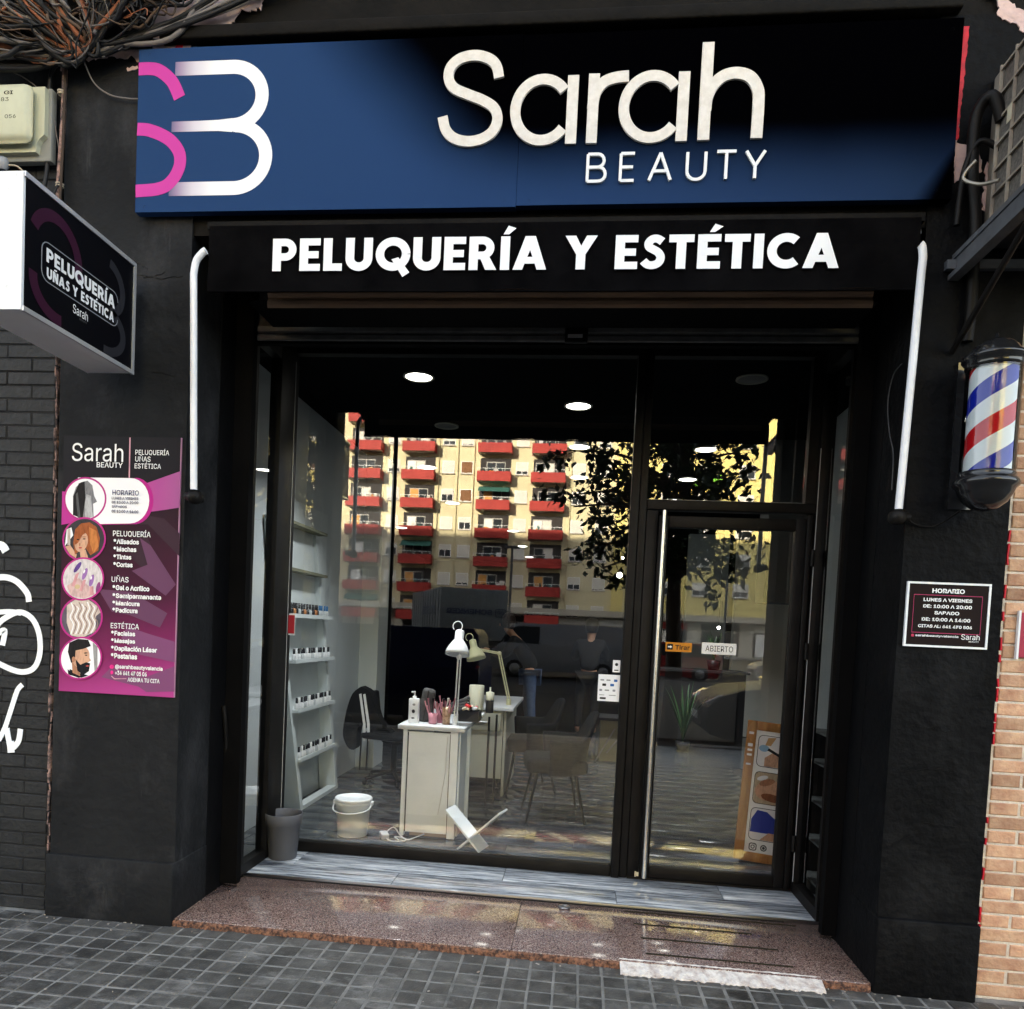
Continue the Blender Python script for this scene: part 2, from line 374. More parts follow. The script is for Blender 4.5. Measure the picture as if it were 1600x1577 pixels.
mb = MB().m(m_crust)
z = .3
while z < 2.55:
    h = random.uniform(.02, .09); x = -2.428 + random.uniform(-.004, .004); wdt = random.uniform(.003, .009)
    mb.obox((x, .02, z + h / 2), (wdt, .04, h * 1.1), (0, random.uniform(-.1, .1), random.uniform(-.4, .4))); z += h * random.choice((1, 1, 1.3))
stuff(mb.build('joint_rubble', lw))
# neighbour wall at the right: tan bricks
m_tb = mat('tan_brick', (.52, .335, .215), .8, col2=(.36, .19, .12), scale=13, rnd=.26, bump=1.0, bscale=60, bdist=.005, stretch=(1, 1, 1))
m_tj = mat('pale_mortar', (.66, .60, .52), .9, col2=(.5, .43, .36), scale=20, bump=.6, bscale=80)
rw = thing('tan_brick_wall', 'neighbouring wall of tan orange bricks with pale mortar joints', 'wall')
B('backing', rw, m_tj, 1.70, 4.0, .030, .30, 0, 4.3)
tb = brick_mesh('brick', .236, .049, .04, m_tb); tbh = brick_mesh('brick', .108, .049, .04, m_tb)
for r in range(54):
    z = .035 + r * .0585
    h = r % 2; x = 1.712
    if h: obj('brick', tbh, rw, (x + .054, .045 + random.uniform(-.002, .002), z)); x += .12
    for k in range(3): obj('brick', tb, rw, (x + .118, .045 + random.uniform(-.002, .002), z)).rotation_euler.y = random.uniform(-.004, .004); x += .248
m_red = mat('red_paint_edge', (.55, .01, .025), .5, col2=(.35, .01, .02), scale=30)
mb = MB().m(m_red); z = .25
while z < 2.0:
    h = random.uniform(.02, .06)
    if random.random() < .55: mb.obox((1.695, .006, z), (.006, .012, h), (0, random.uniform(-.1, .1), 0))
    z += h * 1.1
stuff(mb.build('red_paint_seam', rw))
pc = obj('red_wall_plate', MB().m(mat('maroon_plate', (.3, .02, .05), .4)).box(1.765, 1.99, .008, .022, 1.42, 1.60).m(WHITE).box(1.757, 1.765, .006, .022, 1.412, 1.608).build('tmp').data, None)
bpy.data.objects.remove(bpy.data.objects['tmp'])
tag(pc, 'dark red plate with pale edge on the tan brick wall', 'sign')

# ------------------------------------------------------------------ entrance floor
def granite(name):
    m = bpy.data.materials.new(name); m.use_nodes = True; t = m.node_tree; b = t.nodes['Principled BSDF']
    b.inputs['Roughness'].default_value = .10; b.inputs['Specular IOR Level'].default_value = .8
    tc = nd(t, 'ShaderNodeTexCoord')
    vo = nd(t, 'ShaderNodeTexVoronoi'); vo.inputs['Scale'].default_value = 240; t.links.new(tc.outputs['Object'], vo.inputs['Vector'])
    cr = nd(t, 'ShaderNodeValToRGB'); cr.color_ramp.interpolation = 'CONSTANT'
    cols = [(0, (.075, .05, .05)), (.16, (.30, .195, .165)), (.45, (.20, .125, .11)), (.65, (.37, .265, .225)), (.82, (.12, .078, .07)), (.92, (.50, .40, .35))]
    while len(cr.color_ramp.elements) < len(cols): cr.color_ramp.elements.new(.5)
    for e, (p, c) in zip(cr.color_ramp.elements, cols): e.position = p; e.color = (*c, 1)
    sp = nd(t, 'ShaderNodeSeparateColor'); t.links.new(vo.outputs['Color'], sp.inputs[0]); t.links.new(sp.outputs[0], cr.inputs[0])
    nz = nd(t, 'ShaderNodeTexNoise'); nz.inputs['Scale'].default_value = 5; nz.inputs['Detail'].default_value = 5
    t.links.new(tc.outputs['Object'], nz.inputs['Vector'])
    mx = nd(t, 'ShaderNodeMix', data_type='RGBA', blend_type='MULTIPLY'); mx.inputs[0].default_value = .5
    t.links.new(cr.outputs[0], mx.inputs[6]); t.links.new(nz.outputs[0], mx.inputs[7]); t.links.new(mx.outputs[2], b.inputs['Base Color'])
    mr = nd(t, 'ShaderNodeMapRange'); mr.inputs[3].default_value = .04; mr.inputs[4].default_value = .16
    t.links.new(nz.outputs[0], mr.inputs[0]); t.links.new(mr.outputs[0], b.inputs['Roughness']); return m
m_gran = granite('polished_pink_granite')
m_granr = mat('rough_granite_edge', (.26, .125, .075), .9, col2=(.05, .03, .025), scale=60, bump=1, bscale=90, lo=.4, hi=.6)
step = thing('granite_doorstep', 'polished pink granite doorstep slabs with a chipped orange front edge', 'doorstep')
B('slab', step, m_gran, X1 + .003, -.2235, 0.0, .64, .004, .030, c=.002)
B('slab', step, m_gran, -.2215, X2 - .003, 0.0, .64, .004, .030, c=.002)
def ragged(x0, x1, ya, yb, z0, z1, mt, name, st=.012, amp=.006, drop=.005):
    mb = MB().m(mt); top = []; bot = []; x = x0
    while x < x1: top.append((x, ya + random.uniform(-amp, amp) * .3)); bot.append((x, yb + random.uniform(-amp, amp))); x += st
    n = len(top)
    vs = [(a[0], a[1], z1 + random.uniform(-.002, 0)) for a in top] + [(a[0], a[1], z1 - drop + random.uniform(-.003, .002)) for a in bot] + [(a[0], a[1] - .004, z0) for a in bot]
    fs = [(i, n + i, n + i + 1, i + 1) for i in range(n - 1)] + [(n + i, 2 * n + i, 2 * n + i + 1, n + i + 1) for i in range(n - 1)]
    return mb.add(vs, fs, False).build(name, step)
ragged(X1, .27, 0.0, -.013, -.012, .026, m_granr, 'broken_edge')
ragged(1.09, X2, 0.0, -.014, -.012, .026, m_granr, 'broken_edge')
ragged(.25, 1.10, .02, -.070, -.01, .0335, mat('white_repair_mortar', (.70, .66, .62), .9, col2=(.36, .28, .25), scale=22, bump=1, bscale=50, lo=.42, hi=.7), 'mortar_patch', amp=.009, drop=.028)
m_dirt = mat('dirt', (.04, .03, .025), .9, col2=(.12, .07, .04), scale=40)
mb = MB().m(mat('litter_chips', (.5, .48, .44), .9, col2=(.15, .1, .07), scale=30))
for k in range(70):
    x = random.uniform(-2.6, 1.9); y_ = random.choice((random.uniform(-.06, -.02), random.uniform(-.7, -.02))); q = random.uniform(.002, .007); mb.obox((x, y_, .002), (q, q * random.uniform(.5, 2.5), .003), (0, 0, random.random() * 3))
stuff(mb.build('debris', pav))
# non slip strips
for yy, xa, xb in ((.095, .37, 1.0), (.27, .36, .98), (.44, .34, .9), (.60, .3, 1.15)):
    B('grip_strip', step, mat('grip_strip_dark', (.02, .015, .006), .8), xa, xb, yy - .007, yy + .007, .0305, .0322)
# wood look tiles
def plankmat(name, c1, c2, c3, rough=.35):
    m = bpy.data.materials.new(name); m.use_nodes = True; t = m.node_tree; b = t.nodes['Principled BSDF']
    tc = nd(t, 'ShaderNodeTexCoord'); oi = nd(t, 'ShaderNodeObjectInfo'); mp = nd(t, 'ShaderNodeMapping'); mp.inputs['Scale'].default_value = (1.4, 16, 1)
    ad = nd(t, 'ShaderNodeVectorMath', operation='ADD'); ml = nd(t, 'ShaderNodeMath', operation='MULTIPLY'); ml.inputs[1].default_value = 19
    t.links.new(oi.outputs['Random'], ml.inputs[0]); t.links.new(tc.outputs['Object'], mp.inputs[0]); t.links.new(mp.outputs[0], ad.inputs[0]); t.links.new(ml.outputs[0], ad.inputs[1])
    n1 = nd(t, 'ShaderNodeTexNoise'); n1.inputs['Scale'].default_value = 2.6; n1.inputs['Detail'].default_value = 9; n1.inputs['Roughness'].default_value = .72; n1.inputs['Distortion'].default_value = .15
    t.links.new(ad.outputs[0], n1.inputs['Vector'])
    cr = nd(t, 'ShaderNodeValToRGB'); e = cr.color_ramp.elements; e[0].position = .34; e[0].color = (*c1, 1); e[1].position = .68; e[1].color = (*c3, 1)
    k = e.new(.5); k.color = (*c2, 1); t.links.new(n1.outputs[0], cr.inputs[0]); t.links.new(cr.outputs[0], b.inputs['Base Color'])
    b.inputs['Roughness'].default_value = rough
    bp = nd(t, 'ShaderNodeBump'); bp.inputs['Strength'].default_value = .25; bp.inputs['Distance'].default_value = .003
    t.links.new(n1.outputs[0], bp.inputs['Height']); t.links.new(bp.outputs[0], b.inputs['Normal']); return m
m_plank = plankmat('grey_wood_look_tile', (.04, .047, .057), (.34, .37, .41), (.80, .82, .84), .2)
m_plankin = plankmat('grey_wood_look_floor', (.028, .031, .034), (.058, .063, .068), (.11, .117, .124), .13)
m_grout = mat('tile_grout', (.03, .03, .032), .8)
thr = thing('entrance_tiles', 'strip of grey wood look tiles under the shop window', 'floor tiles')
B('bed', thr, m_grout, X1 + .004, X2 - .004, .652, 1.30, .0, .0395)
rows = [(.656, .870), (.874, 1.12)]
def plank(parent, x0, x1, y0, y1, z1, mt):
    mb = MB().m(mt); cx, cy = (x0 + x1) / 2, (y0 + y1) / 2; mb.box(x0 - cx, x1 - cx, y0 - cy, y1 - cy, -.012, 0, c=.0015)
    return mb.build('floor_tile', parent, loc=(cx, cy, z1))
for r, (y0, y1) in enumerate(rows):
    cuts = [[X1 + .006, -.93, .27, X2 - .006], [X1 + .006, -1.55, -.35, .85, X2 - .006]][r]
    for a, b_ in zip(cuts, cuts[1:]): plank(thr, a + .0015, b_ - .0015, y0, y1, .0455, m_plank)
m_alu = mat('dark_aluminium_strip', (.3, .3, .31), .3, metal=1)
B('edge_strip', thr, m_alu, X1 + .004, X2 - .004, .6415, .6525, .02, .047, c=.002)
B('edge_gap', thr, mat('black_gap', (.01, .01, .01), .9), X1 + .004, 1.1, .633, .6412, .0305, .0345)
# small fixings on the slab
fx = obj('floor_socket', MB().m(m_alu).lathe([(.0, .0), (.03, .0), (.03, .004), (.018, .008), (.014, .004), (0, .004)], (0, 0, 0), 20).build('t0').data, None, (.0, .585, .0305)); bpy.data.objects.remove(bpy.data.objects['t0'])
tag(fx, 'small round metal socket sunk in the granite doorstep', 'floor fitting')

# ================================================================== SHOPFRONT
YG = 1.128
GL = glassmat('shop_glass', tint=(.985, .995, .99), base=.125)
GLD = glassmat('door_glass', tint=(.985, .995, .99), base=.13)
sf = thing('shopfront', 'dark metal framed shop window with one large pane and narrow side lights', 'shop window')
B('bottom_rail', sf, BLACK, -1.73, .252, 1.10, 1.16, .047, .108, c=.004)
B('top_rail', sf, BLACK, -1.73, 1.29, 1.10, 1.16, 3.0, 3.1)
B('corner_post', sf, BLACK, -1.80, -1.732, .905, 1.16, .047, 3.1, c=.004)
B('corner_post', sf, BLACK, 1.256, 1.33, 1.075, 1.16, .047, 3.1, c=.004)
B('mullion', sf, BLACK, .254, .300, 1.085, 1.17, .047, 3.1, c=.004)
B('mullion', sf, BLACK, .302, .344, 1.095, 1.17, .047, 3.1, c=.004)
B('transom_bar', sf, BLACK, .346, 1.254, 1.09, 1.165, 2.150, 2.205, c=.004)
B('door_jamb', sf, BLACK, .346, .412, 1.10, 1.17, .047, 2.148, c=.004)
B('door_jamb', sf, BLACK, 1.215, 1.254, 1.112, 1.17, .047, 2.148)
B('transom_edge', sf, BLACK, 1.200, 1.254, 1.10, 1.16, 2.207, 2.998)
B('threshold', sf, BLACK, .346, 1.254, 1.09, 1.16, .0465, .058)
def pane(name, parent, mt, pts): return MB().m(mt).add(pts, [(0, 1, 2, 3)], False).build(name, parent)
pane('pane', sf, GL, [(-1.732, YG, .10), (.256, YG, .10), (.256, YG, 3.05), (-1.732, YG, 3.05)])
pane('pane', sf, GL, [(.344, YG, 2.20), (1.205, YG, 2.20), (1.205, YG, 3.05), (.344, YG, 3.05)])
for (x, ya, yb, sgn) in ((-1.762, .578, .903, 1), (1.285, .643, 1.073, -1)):
    fr = MB().m(BLACK)
    fr.box(x - .028, x + .028, ya, yb, .047, .105).box(x - .028, x + .028, ya, yb, 2.90, 3.05).box(x - .028, x + .028, ya, ya + .03, .106, 2.899)
    fr.build('side_frame', sf)
    q = [(x, ya + .02, .1), (x, yb, .1), (x, yb, 2.92), (x, ya + .02, 2.92)]
    pane('side_pane', sf, GL, q if sgn > 0 else q[::-1])
# silicone lines / light edges
m_alul = mat('pale_gasket', (.35, .35, .34), .45)
B('gasket', sf, m_alul, -1.7305, -1.7275, 1.1005, 1.104, .11, 2.95)
B('gasket', sf, m_alul, .346, 1.199, 1.1195, 1.1225, 2.2065, 2.211)
B('gasket', sf, m_alul, 1.254, 1.2575, 1.068, 1.0735, .11, 2.5)
alarm = MB().m(mat('red_label', (.35, .02, .03), .5)).box(-1.7275, -1.69, 1.112, 1.118, 1.355, 1.465).m(WHITE).box(-1.7265, -1.688, 1.1185, 1.1205, 1.345, 1.475)
tag(alarm.build('window_sticker'), 'small red and white alarm sticker at the left edge of the shop window', 'sticker')
# door
door = thing('glass_door', 'black framed glass shop door with a long steel pull bar', 'door')
B('stile', door, BLACK, .416, .468, 1.088, 1.142, .060, 2.118, c=.004)
B('stile', door, BLACK, 1.156, 1.212, 1.088, 1.142, .060, 2.118, c=.004)
B('top_rail', door, BLACK, .469, 1.155, 1.090, 1.140, 2.052, 2.117, c=.004)
B('bottom_rail', door, BLACK, .469, 1.155, 1.090, 1.140, .061, .122, c=.004)
B('leaf_edge', door, BLACK, 1.213, 1.24, 1.080, 1.111, .062, 2.140, c=.004)
pane('glass_pane', door, GLD, [(.466, YG - .012, .12), (1.158, YG - .012, .12), (1.158, YG - .012, 2.055), (.466, YG - .012, 2.055)])
m_steel = mat('brushed_steel', (.75, .73, .68), .28, metal=1, col2=(.6, .58, .54), scale=60)
hd = T('handle', door, m_steel, [(.437, 1.03, .075), (.437, 1.03, 2.135)], .0135, 14)
for z in (.3, 1.9): T('standoff', hd, m_steel, [(.437, 1.031, z), (.437, 1.09, z)], .008)
for z in (.28, 1.35, 1.86): T('hinge', door, BLACK, [(1.246, 1.066, z), (1.246, 1.066, z + .09)], .011)
MB().m(m_steel).box(.395, .412, 1.095, 1.0995, .062, .085).box(.39, .398, 1.095, 1.0995, .05, .09).build('floor_bolt', door)
m_ink = mat('black_ink', (.012, .012, .014), .6); m_wp = mat('white_sticker', (.85, .86, .87), .4)
st = obj('open_sign', None); tag(st, 'white plate reading ABIERTO on the glass door', 'sign')
B('plate', st, m_wp, .692, .880, 1.100, 1.104, 1.354, 1.418)
text('lettering', 'ABIERTO', st, m_ink, .712, .862, 1.369, 1.402, 1.0993, bold=.0)
st = obj('pull_sticker', None); tag(st, 'orange sticker with an arrow and the word Tirar beside the pull bar', 'sticker')
m_or = mat('orange_sticker', (.62, .24, .02), .45)
B('plate', st, m_or, .492, .637, 1.105, 1.1075, 1.358, 1.410)
text('lettering', 'Tirar', st, m_ink, .545, .626, 1.370, 1.397, 1.1045, bold=.02)
MB().m(m_ink).poly(rrect(.500, .533, 1.368, 1.401, .004), 1.1045).m(m_wp).poly([(.505, 1.381), (.518, 1.381), (.518, 1.376), (.529, 1.3845), (.518, 1.393), (.518, 1.388), (.505, 1.388)], 1.1042).build('arrow', st)
st = obj('card_payment_sticker', None); tag(st, 'white sticker with small card payment logos on the window by the post', 'sticker')
B('plate', st, m_wp, .126, .249, 1.118, 1.1205, 1.055, 1.208)
lg = MB(); m_lb = mat('logo_blue', (.03, .12, .35), .5); m_lg = mat('logo_grey', (.25, .26, .28), .5)
for k, (lx, lz, lw_, lh, mm) in enumerate([(.138, 1.172, .022, .008, m_lg), (.172, 1.172, .024, .008, m_lg), (.215, 1.168, .02, .014, m_lb), (.150, 1.142, .022, .014, m_ink), (.195, 1.142, .022, .014, m_lb),
                                     (.135, 1.112, .016, .012, m_lg), (.165, 1.114, .026, .008, m_lg), (.210, 1.112, .016, .012, m_lg), (.135, 1.088, .03, .004, m_lg), (.19, 1.088, .04, .004, m_lg), (.14, 1.066, .034, .011, m_ink)]):
    lg.m(mm).poly(rrect(lx, lx + lw_, lz, lz + lh, .003, 2), 1.1176)
lg.build('logos', st)
st = obj('small_round_sticker', None); tag(st, 'small white sticker with a black dot above the card payment sticker', 'sticker')
B('plate', st, m_wp, .204, .246, 1.118, 1.1205, 1.224, 1.293)
MB().m(m_ink).poly(arc(.225, 1.268, .009, .009, 0, 360, 14)[:-1], 1.1176).poly(rrect(.213, .237, 1.232, 1.238, .002, 2), 1.1176).build('print', st)

# ------------------------------------------------------------------ roller shutter under the awning
sh = thing('roller_shutter', 'rolled up shutter and its slotted bottom bars above the entrance', 'shutter')
m_tan = mat('tan_shutter', (.42, .26, .16), .5, col2=(.28, .18, .12), scale=7, bump=.3, stretch=(.4, 2, 2))
m_shg = mat('grey_shutter', (.13, .125, .12), .45, col2=(.08, .078, .075), scale=12)
prof = [(0, 2.862), (.0, 2.895), (.012, 2.905), (.012, 2.912), (0, 2.922), (.004, 2.95), (.016, 2.985), (.03, 3.06)]
def barx(name, parent, mt, prof, x0, x1, y):
    n = len(prof); return MB().m(mt).add([(x, y + p[0], p[1]) for x in (x0, x1) for p in prof], [(i, i + 1, n + i + 1, n + i)[::-1] for i in range(n - 1)], False).build(name, parent)
barx('slat', sh, m_tan, [(0, 2.862), (-.006, 2.875), (-.006, 2.89), (0, 2.902), (.012, 2.906)], -1.50, 1.16, .15)
barx('slat', sh, m_tan, [(.01, 2.906), (0, 2.910), (-.006, 2.925), (-.003, 2.95), (.012, 2.965), (.012, 3.08)], -1.50, 1.16, .15)
B('lower_lip', sh, m_soffit, -1.60, 1.19, .17, .45, 2.895, 2.905)
barx('slat', sh, m_shg, [(0, 2.845), (-.008, 2.85), (-.008, 2.872), (0, 2.878), (.01, 2.882)], -1.77, 1.26, .5)
barx('slat', sh, m_shg, [(.01, 2.882), (0, 2.886), (-.008, 2.892), (-.008, 2.915), (0, 2.925), (.02, 2.95), (.02, 3.1)], -1.77, 1.26, .5)
B('shutter_box', sh, m_soffit, -1.79, 1.29, .522, .56, 2.84, 3.2)
B('lock_plate', sh, BLACK, -.14, -.03, .47, .495, 2.835, 2.905, c=.004)
B('lock_label', sh, mat('worn_label', (.3, .3, .3), .5), -.125, -.055, .4675, .4695, 2.855, 2.872)
B('guide', sh, m_soffit, -1.79, -1.70, .45, .50, .05, 3.1); B('guide', sh, m_soffit, 1.225, 1.29, .45, .50, .05, 3.1)
# awning
aw = thing('awning', 'closed black awning with white PELUQUERÍA Y ESTÉTICA lettering on its valance', 'awning')
m_fab = mat('black_awning_canvas', (.0022, .0021, .0024), .85, col2=(.0048, .0046, .0050), scale=3.5, spec=.0, bump=.5, bscale=9, bdist=.02)
nx, nz = 60, 8; vs = []; fs = []
for i in range(nx + 1):
    for k in range(nz + 1):
        x = -1.672 + 2.915 * i / nx; z = 3.112 - .275 * k / nz
        vs.append((x, -.082 + .004 * math.sin(x * 9 + k) * k / nz + .003 * math.sin(x * 23) * k / nz, z - (.004 * math.sin(x * 5) if k == nz else 0)))
for i in range(nx):
    for k in range(nz): a = i * (nz + 1) + k; fs.append((a, a + 1, a + nz + 2, a + nz + 1))
MB().m(m_fab).add(vs, fs, True).build('valance', aw)
T('hem', aw, m_fab, [(-1.672, -.082, 2.836), (-.2, -.083, 2.834), (1.243, -.082, 2.836)], .005, 6)
mb = MB().m(m_fab); mb.tube([(-1.66, .0, 3.0), (1.23, .0, 3.0)], .068, 18); mb.build('fabric_roll', aw)
B('front_bar', aw, m_fab, -1.675, 1.245, -.074, -.045, 3.085, 3.118, c=.004)
B('roll_cover', aw, m_fas, -1.70, 1.27, -.045, .01, 3.118, 3.15)
m_wl = mat('white_print', (.86, .86, .86), .55, col2=(.78, .78, .78), scale=6)
def boldglyph(ch):
    a = .13; q = []; P_ = [('s', [(a, 0), (a, 1)], .26), ('s', [(a, .885), (.38, .885)] + arc(.38, .66, .225, .225, 90, -90, 14) + [(a, .435)], .23)]
    acc = ('p', [(.30, 1.06), (.44, 1.30), (.66, 1.22), (.44, 1.06)])
    if ch == 'P': return P_, .72
    if ch == 'R': return P_ + [('p', [(.28, .44), (.56, .44), (.80, 0), (.48, 0)])], .80
    if ch in 'EÉ': return [('s', [(a, 0), (a, 1)], .26)] + [('s', [(a, z), (x, z)], .215) for z, x in ((.1075, .62), (.5, .57), (.8925, .62))] + ([acc] if ch == 'É' else []), .62
    if ch == 'L': return [('s', [(a, 0), (a, 1)], .26), ('s', [(a, .1125), (.56, .1125)], .225)], .56
    if ch == 'U': return [('s', [(a, 1), (a, .38)] + arc(.40, .38, .27, .26, 180, 360, 16) + [(.67, 1)], .26)], .80
    if ch == 'Q': return [('s', arc(.50, .5, .385, .385, 0, 360, 36), .25), ('p', [(.46, .34), (.66, .40), (1.0, -.06), (.80, -.20)])], .99
    if ch == 'C': return [('s', arc(.50, .5, .38, .385, 48, 312, 28), .25)], .84
    if ch == 'Í': return [('s', [(a, 0), (a, 1)], .26), ('p', [(.06, 1.06), (.20, 1.32), (.42, 1.24), (.22, 1.06)])], .26
    if ch == 'I': return [('s', [(a, 0), (a, 1)], .26)], .26
    if ch == 'A': return [('p', [(0, 0), (.27, 0), (.62, 1), (.33, 1)]), ('p', [(.95, 0), (.68, 0), (.33, 1), (.62, 1)]), ('p', [(.22, .18), (.73, .18), (.68, .38), (.27, .38)])], .95
    if ch == 'Y': return [('p', [(0, 1), (.30, 1), (.57, .46), (.38, .34)]), ('p', [(.90, 1), (.60, 1), (.33, .46), (.52, .34)]), ('p', [(.32, 0), (.58, 0), (.58, .46), (.32, .46)])], .90
    if ch == 'T': return [('p', [(0, .775), (.68, .775), (.68, 1), (0, 1)]), ('p', [(.21, 0), (.47, 0), (.47, .8), (.21, .8)])], .68
    if ch == 'S': return [('s', smoothpath([(.56, .80), (.42, .885), (.28, .87), (.185, .76), (.21, .64), (.34, .56), (.46, .48), (.53, .34), (.48, .19), (.34, .115), (.18, .13), (.06, .24)], 4), .23)], .64
    if ch == 'N': return [('s', [(a, 0), (a, 1)], .26), ('s', [(.69, 0), (.69, 1)], .26), ('p', [(.02, 1), (.32, 1), (.80, 0), (.50, 0)])], .82
    if ch == 'Ñ': return boldglyph('N')[0] + [('p', [(.20, 1.08), (.62, 1.14), (.62, 1.28), (.20, 1.22)])], .82
    return [], .30
def boldtext(name, body, parent, mt, x0, x1, z0, h, y, gap=.10, M=None, split=False):
    adv = sum(boldglyph(c)[1] for c in body) + gap * (len(body) - 1); sx = (x1 - x0) / adv; x = x0; mb = MB().m(mt); n_ = 0
    for c in body:
        g, w_ = boldglyph(c)
        for kd in g:
            n_ += 1; yy = y - .00025 * (n_ % 5); pts = kd[1]
            if kd[0] == 's':
                L_, Q_ = ribbon(pts, kd[2]); k_ = len(L_)
                mb.add([(x + p[0] * sx, yy, z0 + p[1] * h) for p in L_ + Q_], [(i, k_ + i, k_ + i + 1, i + 1) for i in range(k_ - 1)], False)
            else: mb.poly([(x + p[0] * sx, z0 + p[1] * h) for p in pts], yy)
        x += (w_ + gap) * sx
        if split and mb.v: mb.build(name, parent); mb = MB().m(mt)
    if M: mb.v = [tuple(M @ Vector(v)) for v in mb.v]
    return mb.build(name, parent) if mb.v else None
boldtext('printed_letter', 'PELUQUERÍA Y ESTÉTICA', aw, m_wl, -1.379, .941, 2.915, .135, -.0925, split=True)
m_arm = mat('white_arm_paint', (.83, .84, .86), .3, col2=(.74, .75, .77), scale=8)
for (s, pts) in ((-1, [(-1.675, -.10, 3.0), (-1.69, -.10, 2.99), (-1.718, -.10, 2.955), (-1.728, -.10, 2.90), (-1.726, -.09, 2.4), (-1.715, -.07, 1.985)]),
                 (1, [(1.236, -.10, 3.0), (1.244, -.10, 2.99), (1.250, -.10, 2.95), (1.250, -.095, 2.90), (1.243, -.09, 2.4), (1.238, -.07, 1.985)])):
    am = T('arm', aw, m_arm, smoothpath(pts[:4], 4) + [pts[-1]], .0150, 12)
    for zz in (2.25, 2.75):
        xx = pts[3][0] + (pts[-1][0] - pts[3][0]) * (2.90 - zz) / .915; yy = pts[3][1] + (pts[-1][1] - pts[3][1]) * (2.90 - zz) / .915
        MB().m(m_lg).lathe([(0, -.0035), (.004, -.003), (.0055, 0)], (xx, yy - .0145, zz), 8, Matrix.Rotation(R(90), 3, 'X').to_4x4()).build('bolt', am)
    x = pts[-1][0]; k = MB().m(BLACK); k.lathe([(0, -.03), (.02, -.028), (.032, -.014), (.034, 0), (.032, .014), (.02, .026), (0, .03)], (x, -.06, 1.955), 16)
    k.tube([(x, -.06, 1.955), (x + s * .05, -.03, 1.962)], .02, 10).tube([(x, -.05, 1.955), (x, .0, 1.955)], .016, 10); k.build('elbow', aw)
T('arm_stub', aw, m_arm, [(1.255, -.03, 3.075), (1.25, -.03, 3.125)], .010)

# main sign
sg = thing('shop_sign', 'wide blue and black fascia sign with raised cream Sarah BEAUTY letters', 'sign')
def signmat():  # board colour: blue at lower left blending to black at upper right
    m = bpy.data.materials.new('blue_to_black_blend'); m.use_nodes = True; t = m.node_tree; b = t.nodes['Principled BSDF']
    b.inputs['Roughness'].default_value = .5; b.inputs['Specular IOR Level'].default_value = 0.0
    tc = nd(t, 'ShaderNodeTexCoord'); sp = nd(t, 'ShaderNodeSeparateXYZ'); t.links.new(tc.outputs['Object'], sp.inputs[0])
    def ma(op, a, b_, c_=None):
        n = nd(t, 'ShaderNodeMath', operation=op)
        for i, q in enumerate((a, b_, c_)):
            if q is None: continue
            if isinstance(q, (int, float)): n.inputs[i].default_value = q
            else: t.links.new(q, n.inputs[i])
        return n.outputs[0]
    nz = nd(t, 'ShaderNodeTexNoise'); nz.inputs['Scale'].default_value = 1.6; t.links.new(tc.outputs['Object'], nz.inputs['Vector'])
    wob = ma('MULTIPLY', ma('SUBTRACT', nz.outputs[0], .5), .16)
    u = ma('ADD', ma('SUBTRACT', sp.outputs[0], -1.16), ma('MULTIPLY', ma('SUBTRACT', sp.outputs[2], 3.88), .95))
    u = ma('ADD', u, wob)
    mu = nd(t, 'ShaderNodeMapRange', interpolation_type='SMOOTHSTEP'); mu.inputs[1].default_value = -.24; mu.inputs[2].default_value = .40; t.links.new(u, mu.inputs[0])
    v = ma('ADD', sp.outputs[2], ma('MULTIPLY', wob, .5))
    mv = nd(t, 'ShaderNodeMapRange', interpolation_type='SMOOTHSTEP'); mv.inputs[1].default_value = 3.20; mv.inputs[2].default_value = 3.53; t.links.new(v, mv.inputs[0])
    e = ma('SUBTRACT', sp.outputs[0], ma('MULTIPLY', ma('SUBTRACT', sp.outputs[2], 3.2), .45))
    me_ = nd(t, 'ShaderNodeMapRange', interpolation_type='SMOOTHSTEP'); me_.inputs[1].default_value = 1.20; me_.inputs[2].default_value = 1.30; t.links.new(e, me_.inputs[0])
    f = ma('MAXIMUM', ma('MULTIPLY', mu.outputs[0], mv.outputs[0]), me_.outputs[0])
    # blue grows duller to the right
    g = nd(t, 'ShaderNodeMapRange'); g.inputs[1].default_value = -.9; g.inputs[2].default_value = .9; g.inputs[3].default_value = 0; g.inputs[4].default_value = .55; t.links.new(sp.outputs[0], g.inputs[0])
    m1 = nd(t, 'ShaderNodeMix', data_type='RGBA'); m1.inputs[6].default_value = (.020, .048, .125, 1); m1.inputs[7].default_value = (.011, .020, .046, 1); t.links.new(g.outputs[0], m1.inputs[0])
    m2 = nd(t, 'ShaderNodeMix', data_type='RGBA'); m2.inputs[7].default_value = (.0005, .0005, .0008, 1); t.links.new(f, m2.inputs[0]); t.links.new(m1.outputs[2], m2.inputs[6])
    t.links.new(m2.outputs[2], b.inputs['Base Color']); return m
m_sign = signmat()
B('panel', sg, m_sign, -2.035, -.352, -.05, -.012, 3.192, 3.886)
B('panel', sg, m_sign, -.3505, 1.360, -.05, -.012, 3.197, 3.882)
B('backing_frame', sg, m_soffit, -2.0, 1.33, -.011, .011, 3.21, 3.87)
m_cream = mat('cream_letter_face', (.70, .66, .60), .5, col2=(.60, .555, .49), scale=30)
m_wlet = mat('white_letter_face', (.80, .80, .79), .45, col2=(.72, .72, .70), scale=25)
Y0, Y1 = -.061, -.0505
BL = 3.436
def letter(parts):
    mb = MB().m(m_cream)
    for k, p in enumerate(parts): p(mb)
    return mb.build('letter', sg)
